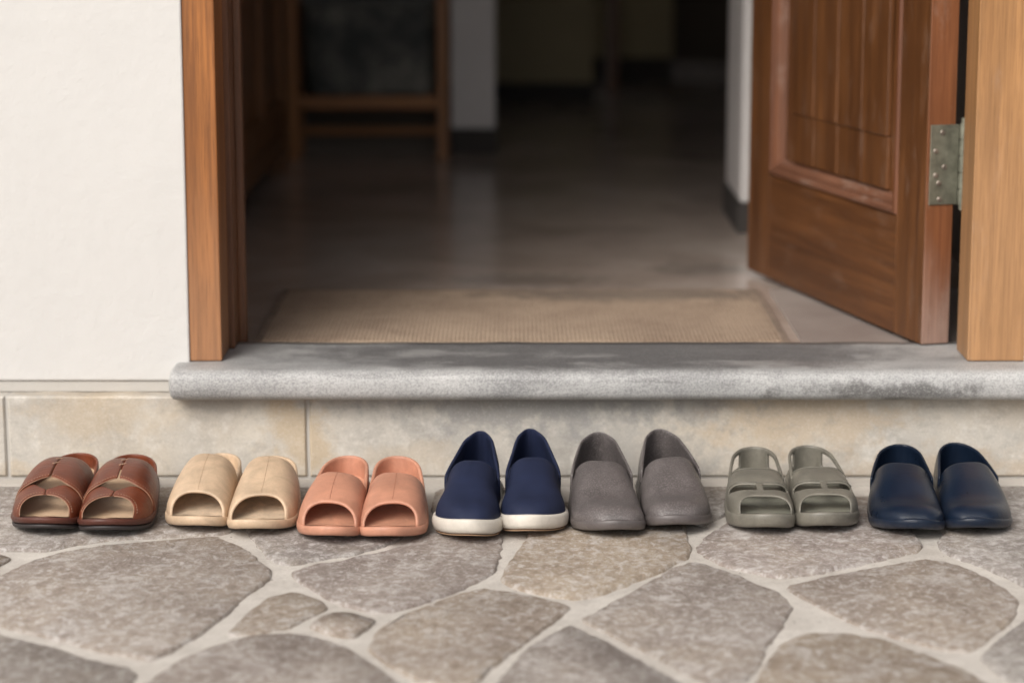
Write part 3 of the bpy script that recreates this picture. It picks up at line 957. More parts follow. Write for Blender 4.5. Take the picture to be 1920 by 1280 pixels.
def frame_mould(x0, x1, z0, z1, parent, mat_v, mat_h):
    """mitred stepped moulding round a panel opening"""
    P = [(0.0, 0.004), (0.004, -0.003), (0.010, -0.003), (0.014, 0.002), (0.019, 0.003), (0.026, 0.012), (0.030, 0.020)]  # (inset, depth)
    cs = [(x0, z0), (x1, z0), (x1, z1), (x0, z1)]
    for k in range(4):
        a, b = cs[k], cs[(k + 1) % 4]
        verts = []
        for (ins, dep) in P:
            for c in (a, b):
                cx = c[0] + (ins if c[0] == x0 else -ins)
                cz = c[1] + (ins if c[1] == z0 else -ins)
                verts.append((cx, -dep, cz))
        faces = [(2 * i, 2 * i + 1, 2 * i + 3, 2 * i + 2) for i in range(len(P) - 1)]
        bm = bmesh.new()
        vs = [bm.verts.new(v) for v in verts]
        for f in faces: bm.faces.new([vs[i] for i in f])
        bmesh.ops.recalc_face_normals(bm, faces=bm.faces)
        # normals must look at the visible face (+y local)
        if sum(f.normal.y for f in bm.faces) < 0:
            bmesh.ops.reverse_faces(bm, faces=bm.faces)
        me = bpy.data.meshes.new('moulding'); bm.to_mesh(me); bm.free()
        me.materials.append(mat_h if k % 2 == 0 else mat_v)
        o = bpy.data.objects.new('moulding', me); C.objects.link(o); o.parent = parent


for (pz0, pz1) in ((BR_, 0.93), (1.07, DH - 0.11)):
    frame_mould(SW, DW - SW, pz0, pz1, leaf, DOOR_MZ, DOOR_MX)
    pan = dbox('panel', SW + .006, DW - SW - .006, pz0 + .006, pz1 - .006, 0.021, 0.034, DOOR_Z, bev=0)
    # raised field of upright boards with grooves between them, its edge bevelled down to the panel
    fx0, fx1, fz0, fz1 = SW + 0.072, DW - SW - 0.072, pz0 + 0.118, pz1 - 0.08
    nb_ = 4
    bwid = (fx1 - fx0) / nb_
    for k in range(nb_):
        a = fx0 + k * bwid + 0.0016; b = fx0 + (k + 1) * bwid - 0.0016
        dbox('plank', a, b, fz0, fz1, 0.010, 0.0205, DOOR_Z, pan, bev=0.0028)
    # the same boards run on, slightly lower, down to the moulding
    for k in range(nb_):
        a = fx0 + k * bwid + 0.0012; b = fx0 + (k + 1) * bwid - 0.0012
        dbox('plank', a, b, pz0 + 0.033, fz0 - 0.0006, 0.0125, 0.0205, DOOR_Z, pan, bev=0.0015)

# brass edge plate / weathered latch side
# hinge on the leaf's hinge edge
hz0, hz1 = 0.0, 0.0
zt = yp(1775, 234, 0.178).z; zb = yp(1775, 384, 0.178).z
hng = bm_obj('hinge', box_bm(bmesh.new(), -0.0052, -0.0030, -T - 0.005, -0.004, zb - leaf.location.z, zt - leaf.location.z, 0.0006, 1), HINGE, leaf)
hh = zt - zb; z0h = zb - leaf.location.z
for k, (u, v_) in enumerate(((0.42, 0.10), (0.20, 0.33), (0.52, 0.53), (0.22, 0.63), (0.34, 0.73), (0.38, 0.93))):
    bm = bmesh.new()
    bmesh.ops.create_cone(bm, cap_ends=True, segments=20, radius1=0.0046, radius2=0.0032, depth=0.0016)
    # slot cross
    bmesh.ops.rotate(bm, verts=bm.verts, cent=(0, 0, 0), matrix=__import__('mathutils').Matrix.Rotation(-pi / 2, 3, 'Y'))
    b2 = box_bm(bmesh.new(), -0.0014, -0.0007, -0.003, 0.003, -0.0006, 0.0006)
    tmp = bpy.data.meshes.new('t'); b2.to_mesh(tmp); b2.free(); bm.from_mesh(tmp)
    bmesh.ops.translate(bm, verts=bm.verts, vec=(-0.0058, -0.004 - u * (T + 0.001), z0h + hh * (1 - v_)))
    bm_obj('screw', bm, SCREW, hng)


def cyl(name, x, y, z0, z1, r_, mat, parent, seg=24):
    bm = bmesh.new()
    bmesh.ops.create_cone(bm, cap_ends=True, segments=seg, radius1=r_, radius2=r_, depth=z1 - z0)
    bmesh.ops.bevel(bm, geom=[e for e in bm.edges if abs(e.verts[0].co.z - e.verts[1].co.z) < 1e-6], offset=0.0008, segments=2, affect='EDGES')
    bmesh.ops.translate(bm, verts=bm.verts, vec=(x, y, (z0 + z1) / 2))
    o = bm_obj(name, bm, mat, parent, smooth=False)
    return o


kx, ky = -0.0075, -T - 0.0115
n_k = 5
for k in range(n_k):
    a = z0h - 0.002 + (hh + 0.004) * k / n_k + 0.0006; b = z0h - 0.002 + (hh + 0.004) * (k + 1) / n_k - 0.0006
    cyl('knuckle', kx, ky, a, b, 0.0066, HINGE, hng)
cyl('pin', kx, ky, z0h - 0.009, z0h + hh + 0.010, 0.0045, HINGE, hng)
# second hinge higher up (above the picture)
for hz in (1.55,):
    h2 = bm_obj('hinge', box_bm(bmesh.new(), -0.0052, -0.0030, -T - 0.005, -0.004, hz, hz + hh, 0.0006, 1), HINGE, leaf)
    cyl('pin', kx, ky, hz - .003, hz + hh + .003, 0.0066, HINGE, h2)
# door handle above the frame of the picture
hd = bm_obj('handle', box_bm(bmesh.new(), DW - 0.075, DW - 0.035, -0.002, 0.008, 0.90, 1.10, 0.003), BRASS, leaf)
bm = bmesh.new(); box_bm(bm, DW - 0.155, DW - 0.05, 0.045, 0.058, 1.02, 1.034, 0.005); box_bm(bm, DW - 0.062, DW - 0.048, 0.008, 0.05, 1.02, 1.034, 0.004)
bm_obj('lever', bm, BRASS, hd)

# frame-side hinge leaf
hf = wbox('hinge_leaf', 0.6992, 0.7008, 0.142, 0.200, zb, zt, HINGE, fr, 0.0004)

# ------------------------------------------------------------------ cabinet along the left side
cab = empty('cabinet', (-0.72, 2.05, FZ))
tag(cab, 'tall brown wooden cabinet with panelled doors along the left wall', 'cabinet')
CX = -0.567
wbox('carcass', -1.02, CX - 0.022, 1.50, 2.56, FZ + 0.06, 1.95, CAB, cab, 0.003)
for (a, b) in ((1.50, 1.545), (2.515, 2.56)):
    wbox('leg', CX - 0.05, CX, a, b, FZ, 1.95, CAB, cab, 0.003)
    wbox('leg', -1.02, -0.98, a, b, FZ, FZ + 0.0595, CAB, cab, 0.003)
wbox('rail', CX - 0.0215, CX - 0.002, 1.5455, 2.5145, FZ + 0.058, FZ + 0.11, CAB, cab, 0.002)
for (a, b) in ((1.555, 2.025), (2.035, 2.505)):
    d_ = wbox('cabinet_door', CX - 0.0215, CX - 0.012, a, b, FZ + 0.115, 1.90, CAB, cab, 0.002)
    for (q0, q1, z0, z1) in ((a, a + 0.06, FZ + 0.115, 1.9), (b - 0.06, b, FZ + 0.115, 1.9), (a + .0605, b - .0605, FZ + .115, FZ + .19), (a + .0605, b - .0605, 0.95, 1.03)):
        bm = box_bm(bmesh.new(), CX - 0.0118, CX - 0.001, q0, q1, z0, z1, 0.002)
        bmesh.ops.translate(bm, verts=bm.verts, vec=-Vector(cab.location))
        bm_obj('door_rail' if q1 - q0 > .1 else 'door_stile', bm, CAB, d_)

# ------------------------------------------------------------------ wooden rack with a woven bin at the back
rk = empty('wooden_rack', (-0.375, 2.95, FZ))
tag(rk, 'low open wooden rack at the back of the hall beside the white pillar', 'rack')
for x in (-0.585, -0.195):
    for y in (2.78, 2.955):
        wbox('leg', x, x + 0.026, y, y + 0.026, FZ, 1.05, RACK, rk, 0.002)
for i, z in enumerate((0.333, 0.70, 1.02)):
    wbox('shelf', -0.5585, -0.1955, 2.785, 2.976, z - 0.034, z, RACK_X, rk, 0.002)
wbox('stretcher', -0.5585, -0.1955, 2.957, 2.975, 0.214, 0.236, RACK_X, rk, 0.002)
bin_ = empty('storage_bin', (-0.375, 2.88, 0.334))
tag(bin_, 'dark grey woven storage bin standing on the wooden rack shelf', 'basket')
bm = bmesh.new()
nr, nc = 22, 56
for_r = []
for k in range(nr + 1):
    z = 0.0 + 0.235 * k / nr
    ring = []
    for i in range(nc):
        a = 2 * pi * i / nc
        bx_, by_ = 0.165 + 0.008 * k / nr, 0.082
        x = bx_ * math.copysign(abs(cos(a)) ** 0.35, cos(a)); y = by_ * math.copysign(abs(sin(a)) ** 0.35, sin(a))
        bulge = 0.0022 * (1 if (k + i) % 2 else -1)
        L_ = sqrt(x * x + y * y)
        ring.append(bm.verts.new((x * (1 + bulge / L_), y * (1 + bulge / L_), z)))
    for_r.append(ring)
for a, b in zip(for_r, for_r[1:]):
    for i in range(nc): bm.faces.new((a[i], a[(i + 1) % nc], b[(i + 1) % nc], b[i]))
bm.faces.new(for_r[0]); bm.faces.new(for_r[-1])
bm_obj('bin_body', bm, BASK, bin_, smooth=True)
bm = bmesh.new(); box_bm(bm, -0.176, 0.176, -0.088, 0.088, 0.2355, 0.252, 0.006, 3)
bm_obj('lid', bm, m_foam('grey_lid', (0.13, 0.13, 0.125), 0.7), bin_)

# ================================================================== SHOES
NT_ = 34


def tgrid(n=NT_, a=0.0, b=1.0):
    return [a + (b - a) * (0.5 - 0.5 * cos(pi * i / n)) for i in range(n + 1)]


class Shoe:
    def __init__(s, name, label, group, L, W, toe, heel_x, mir, prof):
        """toe=(X of toe axis, Y of toe tip); heel_x = X at the heel; mir=+1: big toe side on the picture's right"""
        W *= 0.972
        s.L, s.W, s.mir = L, W, mir
        s.p = prof
        hy = toe[1] + L
        ang = math.atan2(toe[0] - heel_x, L)        # turn about z
        s.root = empty(name, ((toe[0] + heel_x) / 2, toe[1] + L / 2, 0.0015), ang)
        tag(s.root, label, 'shoe' if 'sneaker' in name or 'slip_on' in name else ('clog' if 'clog' in name else 'sandal'), group)
        s.WP = prof.get('w', [(0, .36), (.12, .375), (.3, .42), (.45, .455), (.6, .485), (.74, .50), (.86, .485), (1, .45)])
        s.toe_e = prof.get('toe_e', 2.3)
        s.toe_t = prof.get('toe_t', 0.80)

    # half width and centre line
    def hw(s, t):
        b = spl(s.WP, t) * s.W
        th = 0.18
        if t < th: b *= max(0.0, 1 - ((th - t) / th) ** 2.1) ** (1 / 2.1)
        if t > s.toe_t: b *= max(0.0, 1 - ((t - s.toe_t) / (1 - s.toe_t)) ** s.toe_e) ** (1 / s.toe_e)
        return b

    def cx(s, t):
        bow = s.p.get('bow', 0.05) * s.W
        return s.mir * (bow * 1.2 * sstep(0.75, 1.0, t) - bow * 1.0 * math.sin(pi * min(1, t / 0.9)) * 0.6 + bow * .2)

    def y(s, t): return s.L / 2 - t * s.L

    def lift(s, t):
        a = s.p.get('lift', 0.009)
        return a * max(0, (t - 0.70) / 0.30) ** 2 + 0.003 * max(0, (0.12 - t) / 0.12) ** 2

    def zs(s, t): return spl(s.p['sole_h'], t)

    def outline(s, n=NT_, inset=0.0):
        ts = tgrid(n)
        right = [(t, 1) for t in ts]; left = [(t, -1) for t in reversed(ts[1:-1])]
        P = [(Vector((s.cx(t) + sg * s.hw(t), s.y(t), 0)), t, sg) for t, sg in right + left]
        m = len(P); out = []
        for i in range(m):
            a, b = P[i - 1][0], P[(i + 1) % m][0]
            tg = (b - a).normalized()
            nrm = Vector((tg.y, -tg.x, 0))      # try; flip to inward
            c = Vector((0, s.y(min(0.85, max(0.15, P[i][1]))), 0)) - P[i][0]
            if nrm.dot(c) < 0: nrm = -nrm
            out.append((P[i][0] + nrm * inset, P[i][1], P[i][2]))
        return out

    def rings(s, name, mat, prof, parent=None, close_top=None, close_bottom=True, smooth=True):
        """stack of outline rings; prof: list of (inset, zfunc(t))"""
        verts, faces = [], []
        m = None
        for ins, zf in prof:
            o = s.outline(NT_, ins)
            m = len(o)
            for p, t, sg in o: verts.append((p.x, p.y, zf(t)))
        for k in range(len(prof) - 1):
            for i in range(m):
                a = k * m + i; b = k * m + (i + 1) % m
                faces.append((a, b, b + m, a + m))

        def cap(k, flip):
            base = k * m
            for i in range(NT_):
                r0, r1 = base + i, base + i + 1
                l0 = base + (m - i) % m; l1 = base + (m - i - 1) % m
                if i + 1 == NT_: f = (r0, r1, l0)
                elif i == 0: f = (r0, r1, l1)
                else: f = (r0, r1, l1, l0)
                if len(set(f)) < 3: continue
                faces.append(tuple(reversed(f)) if flip else f)
        if close_bottom: cap(0, False)
        if close_top is not None: cap(len(prof) - 1, True)
        bm = bmesh.new()
        vs = [bm.verts.new(v) for v in verts]
        for f in faces:
            try: bm.faces.new([vs[i] for i in f])
            except ValueError: pass
        o = bm_obj(name, bm, mat, parent or s.root, smooth=smooth)
        return o

    def sole(s, mat, name='sole', z0=0.0, z1=1.0, bulge=0.0015, lip=0.0, parent=None, out_=0.0, top_close=True, foot=True):
        L = lambda f: (lambda t: s.lift(t) + s.zs(t) * (z0 + (z1 - z0) * f))
        P = [(0.016 - out_, L(0)), (0.0065 - out_, L(0.03)), (0.0015 - out_, L(0.14)), (0.0004 - out_, L(0.35)), (-bulge * .3 - out_, L(0.6)), (0.0002 - out_, L(0.86)), (0.0012 - out_, L(0.965)), (0.0030 - out_, L(1.0))]
        if foot:
            P += [(0.0048, L(0.995)), (0.0060, L(0.93)), (0.0075, L(0.80)), (0.012, L(0.74))]
        o = s.rings(name, mat, P, parent, close_top=True if top_close else None)
        if foot:
            pass
        return o

    def insole(s, mat, inset=0.0052, f=0.80, name='footbed'):
        """footbed: a shaped sheet lying inside the rim, dished at the heel, with raised arch side"""
        verts, faces = [], []
        K = 10
        ts = tgrid(NT_, 0.0, 1.0)
        o = s.outline(NT_, inset)
        m = len(o)
        for i in range(NT_ + 1):
            r = o[i]; l = o[(m - i) % m]
            for k in range(K + 1):
                u = k / K
                p = r[0].lerp(l[0], u)
                e = abs(2 * u - 1)
                t = r[1]
                z = s.lift(t) + s.zs(t) * f + 0.0012 * e ** 3 + 0.0015 * max(0, 1 - abs(t - 0.45) * 4) - 0.0012 * (1 - e * e) * (1 - sstep(.2, .35, t))
                verts.append((p.x, p.y, z))
        for i in range(NT_):
            for k in range(K):
                a = i * (K + 1) + k
                faces.append((a, a + 1, a + K + 2, a + K + 1))
        bm = bmesh.new()
        vs = [bm.verts.new(v) for v in verts]
        for f_ in faces: bm.faces.new([vs[i] for i in f_])
        bmesh.ops.remove_doubles(bm, verts=bm.verts, dist=1e-5)
        bmesh.ops.recalc_face_normals(bm, faces=bm.faces)
        if sum(q.normal.z for q in bm.faces) < 0: bmesh.ops.reverse_faces(bm, faces=bm.faces)
        me = bpy.data.meshes.new(name); bm.to_mesh(me); bm.free(); me.materials.append(mat)
        me.polygons.foreach_set('use_smooth', [True] * len(me.polygons))
        ob = bpy.data.objects.new(name, me); C.objects.link(ob); ob.parent = s.root
        return ob

    # vamp surface
    def U(s, t, a, off=0.0):
        """a: 0 = picture right side at the sole, pi/2 = ridge, pi = left side"""
        inset = s.p.get('vinset', 0.0025)
        wv = s.hw(t)
        wv = max(0.0, wv - inset * (1 if t < .9 else 1 + (t - .9) * 8)) + off
        zb = s.lift(t) + s.zs(t) * s.p.get('vbase', 0.86)
        H = spl(s.p['ridge'], t)
        if s.p.get('closed'):
            tt = 0.83
            if t > tt: H = H * (max(0.0, 1 - ((t - tt) / (1 - tt)) ** 2.6)) ** (1 / 2.0)
        top = zb + max(0.0, H - zb) if not s.p.get('closed') else zb + max(0.0, H - 0.02)
        e1, e2 = s.p.get('e1', 0.72), s.p.get('e2', 0.85)
        e1 = lerp(e1, s.p.get('e1f', e1), sstep(0.55, 0.88, t))
        ca = cos(a)
        x = s.cx(t) + wv * ca
        z = zb + (top - zb + off) * max(0.0, 1 - abs(ca) ** (2 / e1)) ** (e2 / 2)
        return Vector((x, s.y(t), z))

    def patch(s, name, mat, curves, counts, na=36, a0=0.0, a1=pi, dele=None, thick=0.0035, off=0.0, parent=None, sub=1, warp=None, ts_end=None):
        """curves: list of t(a) functions bounding row groups; dele(group, fa) -> True removes the cell"""
        rows = []; grp = []
        for gidx in range(len(curves) - 1):
            for k in range(counts[gidx]):
                rows.append((curves[gidx], curves[gidx + 1], k / counts[gidx])); grp.append(gidx)
        rows.append((curves[-1], curves[-1], 0))
        bm = bmesh.new()
        V = []
        for (c0, c1, f) in rows:
            line = []
            for j in range(na + 1):
                a = a0 + (a1 - a0) * j / na
                t0, t1 = c0(a), c1(a)
                if c1 is curves[-1] and s.p.get('closed') and ts_end:
                    ff = sin(f * pi / 2)
                    t = t0 + (t1 - t0) * ff
                else: t = t0 + (t1 - t0) * f
                p = s.U(t, a, off)
                if warp: p = warp(p, t, a)
                line.append(bm.verts.new(p))
            V.append(line)
        for i in range(len(V) - 1):
            for j in range(na):
                if dele and dele(grp[i], (j + 0.5) / na): continue
                bm.faces.new((V[i][j], V[i][j + 1], V[i + 1][j + 1], V[i + 1][j]))
        bmesh.ops.delete(bm, geom=[v for v in bm.verts if not v.link_faces], context='VERTS')
        bmesh.ops.remove_doubles(bm, verts=bm.verts, dist=1e-5)
        bmesh.ops.recalc_face_normals(bm, faces=bm.faces)
        if sum(q.normal.z * q.calc_area() for q in bm.faces) < 0: bmesh.ops.reverse_faces(bm, faces=bm.faces)
        me = bpy.data.meshes.new(name); bm.to_mesh(me); bm.free(); me.materials.append(mat)
        me.polygons.foreach_set('use_smooth', [True] * len(me.polygons))
        ob = bpy.data.objects.new(name, me); C.objects.link(ob); ob.parent = parent or s.root
        if thick:
            md = ob.modifiers.new('thick', 'SOLIDIFY'); md.thickness = thick; md.offset = -1; md.use_even_offset = True; md.thickness_clamp = 0.6
        if sub:
            md = ob.modifiers.new('soft', 'SUBSURF'); md.levels = sub; md.render_levels = sub
        return ob

    def counter(s, mat, th, hc, hl, name='heel_cup', lean=0.006, thick=0.0045, power=1.0, dele=None, nv=8, inset=0.0035, base=0.84, sub=1, parent=None, flare=0.0, thb=None):
        """wall round the heel, from t=th on one side round to t=th on the other; top edge hl at the sides .. hc at the heel"""
        o = s.outline(60, inset)
        m = len(o)
        idx = [i for i in range(m) if o[i][1] <= th]
        seq = sorted(idx, key=lambda i: (0, -o[i][1]) if o[i][2] > 0 and i <= 60 else (1, o[i][1]))
        seq = [i for i in seq if o[i][2] > 0][:] + [i for i in seq if o[i][2] < 0]
        right = sorted([i for i in idx if o[i][2] > 0], key=lambda i: -o[i][1])
        left = sorted([i for i in idx if o[i][2] < 0], key=lambda i: o[i][1])
        seq = right + left
        bm = bmesh.new(); V = []
        arc = {}
        for chain in (list(reversed(right)), left):
            acc = 0.0
            prev = o[0][0]
            for i in chain:
                acc += (o[i][0] - prev).length; prev = o[i][0]; arc[i] = acc
        amax = max(arc.values())
        for q, i in enumerate(seq):
            p, t, sg = o[i]
            f = min(1.0, arc[i] / amax)
            zc = hl + (hc - hl) * lerp(1 - f ** 1.7, 0.5 + 0.5 * cos(pi * f), 0.35) ** power
            z0 = s.lift(t) + s.zs(t) * base
            line = []
            ctr = Vector((s.cx(max(t, 0.12)), s.y(max(t, 0.13)), 0))
            dr = (ctr - p); dr.z = 0
            dl = dr.length
            if dl > 0: dr /= dl
            for k in range(nv + 1):
                v = k / nv
                zz = z0 + (zc - z0) * v
                hh_ = (zz - z0) / 0.06
                ln = lean * (1 - 0.85 * f) * (hh_ ** 1.6) - flare * math.sin(pi * min(1, hh_ * 1.0)) * 0.5
                line.append(bm.verts.new((p.x + dr.x * ln, p.y + dr.y * ln, zz)))
            V.append(line)
        for i in range(len(V) - 1):
            tmid = (o[seq[i]][1] + o[seq[i + 1]][1]) / 2; sgm = o[seq[i]][2]
            for k in range(nv):
                if dele and dele(tmid, sgm, (k + 0.5) / nv): continue
                bm.faces.new((V[i][k], V[i + 1][k], V[i + 1][k + 1], V[i][k + 1]))
        bmesh.ops.delete(bm, geom=[v for v in bm.verts if not v.link_faces], context='VERTS')
        bmesh.ops.recalc_face_normals(bm, faces=bm.faces)
        # outward normals
        tot = 0
        c0 = Vector((0, s.y(0.3), 0.03))
        for f_ in bm.faces:
            tot += f_.normal.dot(f_.calc_center_median() - c0)
        if tot < 0: bmesh.ops.reverse_faces(bm, faces=bm.faces)
        me = bpy.data.meshes.new(name); bm.to_mesh(me); bm.free(); me.materials.append(mat)
        me.polygons.foreach_set('use_smooth', [True] * len(me.polygons))
        ob = bpy.data.objects.new(name, me); C.objects.link(ob); ob.parent = parent or s.root
        md = ob.modifiers.new('thick', 'SOLIDIFY'); md.thickness = thick; md.offset = -1; md.use_even_offset = True; md.thickness_clamp = 0.6
        if sub:
            md = ob.modifiers.new('soft', 'SUBSURF'); md.levels = sub; md.render_levels = sub
        return ob

    def tube(s, name, mat, pts, r_, parent=None, seg=6):
        bm = bmesh.new(); V = []
        for i, p in enumerate(pts):
            a = pts[max(0, i - 1)]; b = pts[min(len(pts) - 1, i + 1)]
            tg = (b - a).normalized()
            u = tg.cross(Vector((0, 0, 1)))
            if u.length < 1e-4: u = Vector((1, 0, 0))
            u.normalize(); v = tg.cross(u)
            V.append([bm.verts.new(p + (u * cos(2 * pi * k / seg) + v * sin(2 * pi * k / seg)) * r_) for k in range(seg)])
        for a, b in zip(V, V[1:]):
            for k in range(seg): bm.faces.new((a[k], a[(k + 1) % seg], b[(k + 1) % seg], b[k]))
        bm.faces.new(V[0]); bm.faces.new(V[-1])
        return bm_obj(name, bm, mat, parent or s.root, smooth=True)

    def stitches(s, name, mat, path, parent=None, length=0.0028, gap=0.0016, r_=0.00035):
        """row of short thread stitches lying on the surface along path(u)->Vector"""
        bm = bmesh.new()
        N = 200
        P = [path(i / N) for i in range(N + 1)]
        acc = 0; out = []
        cur = [P[0]]; d0 = 0; on = True
        for a, b in zip(P, P[1:]):
            d0 += (b - a).length
            if on: cur.append(b)
            if on and d0 >= length: out.append(cur); on = False; d0 = 0
            elif not on and d0 >= gap: on = True; d0 = 0; cur = [b]
        for seg_ in out:
            if len(seg_) < 2: continue
            a, b = seg_[0], seg_[-1]
            tg = (b - a)
            if tg.length < 1e-5: continue
            tg.normalize(); u = tg.cross(Vector((0, 0, 1)))
            if u.length < 1e-4: continue
            u.normalize(); v = u.cross(tg)
            q = []
            for p, k in ((a, 0.3), ((a + b) / 2, 1.0), (b, 0.3)):
                q.append([bm.verts.new(p + u * r_), bm.verts.new(p + v * r_ * 1.6 * k), bm.verts.new(p - u * r_)])
            for x, y_ in zip(q, q[1:]):
                for k in range(2): bm.faces.new((x[k], x[k + 1], y_[k + 1], y_[k]))
        o = bm_obj(name, bm, mat, parent or s.root, smooth=True)
        return o


def K(c): return lambda a: c


SIDE_L = {}


def ground_x(px, y): # X on the ground at depth y for a picture column
    d = CAM.y
    dist = (y - CAM.y) * cos(PITCH) + CAM.z * sin(PITCH)
    return (px - 960) * dist / FPX


def place(toe_px, toe_py, heel_px, L, lift=0.012):
    ty = gp(toe_px, toe_py, lift * 0.8).y
    return (ground_x(toe_px, ty + 0.03), ty), ground_x(heel_px, ty + L - 0.02)


# ---------- slides (beige, salmon)
def slide(name, label, group, toe_px, toe_py, heel_px, W, mir, mat, mat_in, L, ridge, hc, seamcol, tb=0.42, tf=0.825, hl=0.036):
    toe, hx = place(toe_px, toe_py, heel_px, L)
    S = Shoe(name, label, group, L, W, toe, hx, mir, dict(
        sole_h=[(0, .035), (.3, .032), (.6, .024), (.85, .0148), (1, .0146)], ridge=ridge, vbase=0.80, e1=0.74, e1f=0.90, e2=0.84, vinset=0.0018, lift=0.011, toe_e=2.2, toe_t=.755))
    S.sole(mat)
    S.insole(mat_in, f=0.95)
    back = lambda a: tb - 0.06 * abs(cos(a)) ** 2 + 0.045 * cos(a)
    front = lambda a: tf + 0.070 * abs(cos(a)) ** 3.5 + 0.012 * mir * cos(a)
    st = S.patch('strap', mat, [back, front], [22], na=40, thick=0.0048)
    S.counter(mat, tb + 0.03, hc, hl, thick=0.0052, lean=0.002, power=0.85, inset=0.0022, base=0.8)
    sm = lambda u: S.U(lerp(tb + 0.012, tf - 0.01, u), pi / 2 - 0.05 * mir * 0, 0.0003)
    S.stitches('seam', seamcol, sm, parent=st, length=0.012, gap=0.0014, r_=0.00040)
    return S


BEIGE = m_foam('beige_foam', (0.60, 0.435, 0.295), 0.5, 0.10, stain=0.32, dirt=0.15)
BEIGE_IN = m_foam('beige_footbed', (0.70, 0.54, 0.39), 0.62, 0.1, stain=0.5)
SALM = m_foam('salmon_foam', (0.55, 0.26, 0.17), 0.48, 0.10, stain=0.26, dirt=0.12)
SALM_IN = m_foam('salmon_footbed', (0.62, 0.31, 0.20), 0.6, 0.1, stain=0.35)
SEAM_B = m_foam('beige_seam', (0.56, 0.40, 0.27), 0.7)
SEAM_S = m_foam('salmon_seam', (0.46, 0.20, 0.125), 0.7)
rid_b = [(0, .05), (.36, .077), (.52, .073), (.7, .060), (.83, .0500), (1, .036)]
slide('slide_sandal', 'left slide of the plain beige foam pair, next to the brown leather sandals', 'beige slides', 365, 991, 417, 0.100, 1, BEIGE, BEIGE_IN, 0.255, rid_b, 0.056, SEAM_B, tb=0.385)
slide('slide_sandal', 'right slide of the plain beige foam pair, with a small scuff on its side', 'beige slides', 489, 997, 514, 0.101, -1, BEIGE, BEIGE_IN, 0.255, rid_b, 0.056, SEAM_B, tb=0.385)
rid_s = [(0, .05), (.40, .065), (.55, .063), (.7, .057), (.83, .0490), (1, .036)]
slide('slide_sandal', 'left slide of the salmon pink foam pair, beside the beige slides', 'salmon slides', 612, 1010, 655, 0.098, 1, SALM, SALM_IN, 0.255, rid_s, 0.065, SEAM_S)
slide('slide_sandal', 'right slide of the salmon pink foam pair, beside the navy slip-on shoes', 'salmon slides', 736, 1011, 746, 0.098, -1, SALM, SALM_IN, 0.255, rid_s, 0.065, SEAM_S)

# ---------- closed clogs (grey, dark navy)


def clog(name, label, group, toe_px, toe_py, heel_px, W, mir, mat, L, ridge, hc, hl, tb=0.455, fleck=None, mat_in=None, mat_sole=None):
    toe, hx = place(toe_px, toe_py, heel_px, L)
    S = Shoe(name, label, group, L, W, toe, hx, mir, dict(
        sole_h=[(0, .024), (.3, .020), (.6, .016), (.85, .0145), (1, .0155)], ridge=ridge, closed=True, vbase=0.86, e1=0.78, e1f=0.72, e2=0.86, vinset=0.0016, lift=0.013, toe_e=2.2, toe_t=.755, bow=0.06))
    S.sole(mat_sole or mat)
    S.insole(mat_in or mat, f=0.8)
    back = lambda a: tb - 0.075 * abs(cos(a)) ** 2.0 + 0.02 * mir * cos(a)
    S.patch('upper', mat, [back, K(0.992)], [34], na=44, thick=0.0040, ts_end=True)
    S.counter(mat, tb + 0.03, hc, hl, thick=0.0042, lean=0.012, power=0.9, inset=0.0030, base=0.8, flare=0.003)
    return S


GREY = m_foam('grey_foam', (0.115, 0.100, 0.098), 0.34, 0.50, fscale=520, stain=0.35, bumpd=0.0008, crackle=0.3, dirt=0.0)
GREY_SOLE = m_foam('grey_foam_sole', (0.115, 0.100, 0.098), 0.36, 0.12, stain=0.35, dirt=0.2)
GREY_IN = m_foam('grey_lining', (0.040, 0.036, 0.036), 0.5, 0.1, stain=0.3)
NAVYF = m_foam('dark_navy_foam', (0.0075, 0.0145, 0.031), 0.31, 0.015, stain=0.3, spec=0.35, dirt=0.15)
NAVYF_IN = m_foam('dark_navy_lining', (0.010, 0.020, 0.050), 0.36, 0.05, stain=0.3)
rid_g = [(0, .07), (.38, .083), (.48, .080), (.62, .069), (.75, .052), (.84, .047), (.92, .046), (1, .042)]
clog('slip_on_clog', 'left clog of the grey speckled pair, toe nearest the navy canvas shoes', 'grey clogs', 1145, 1002, 1119, 0.106, 1, GREY, 0.275, rid_g, 0.094, 0.058, mat_in=GREY_IN, mat_sole=GREY_SOLE)
clog('slip_on_clog', 'right clog of the grey speckled pair, beside the olive sandals', 'grey clogs', 1276, 992, 1234, 0.104, -1, GREY, 0.265, rid_g, 0.095, 0.058, mat_in=GREY_IN, mat_sole=GREY_SOLE)
rid_n = [(0, .06), (.38, .076), (.48, .074), (.62, .066), (.75, .051), (.84, .046), (.92, .045), (1, .042)]
clog('slip_on_clog', 'left clog of the dark navy foam pair, next to the olive sandals', 'dark navy clogs', 1700, 1000, 1686, 0.107, 1, NAVYF, 0.265, rid_n, 0.076, 0.050, tb=0.43, mat_in=NAVYF_IN)
clog('slip_on_clog', 'right clog of the dark navy foam pair, last shoe at the right end', 'dark navy clogs', 1836, 998, 1790, 0.104, -1, NAVYF, 0.265, rid_n, 0.077, 0.050, tb=0.43, mat_in=NAVYF_IN)

# ---------- navy canvas slip-ons with white soles
CANV = m_canvas('navy_canvas', (0.0115, 0.0165, 0.042))
CANV_IN = m_foam('navy_lining', (0.007, 0.014, 0.036), 0.45, 0.05)
GORE = m_canvas('navy_elastic', (0.012, 0.016, 0.036))
WHITE = m_foam('white_rubber', (0.66, 0.61, 0.54), 0.5, 0.05, stain=0.25, dirt=0.35)
TAN = m_foam('tan_outsole', (0.42, 0.27, 0.17), 0.7, 0.1)


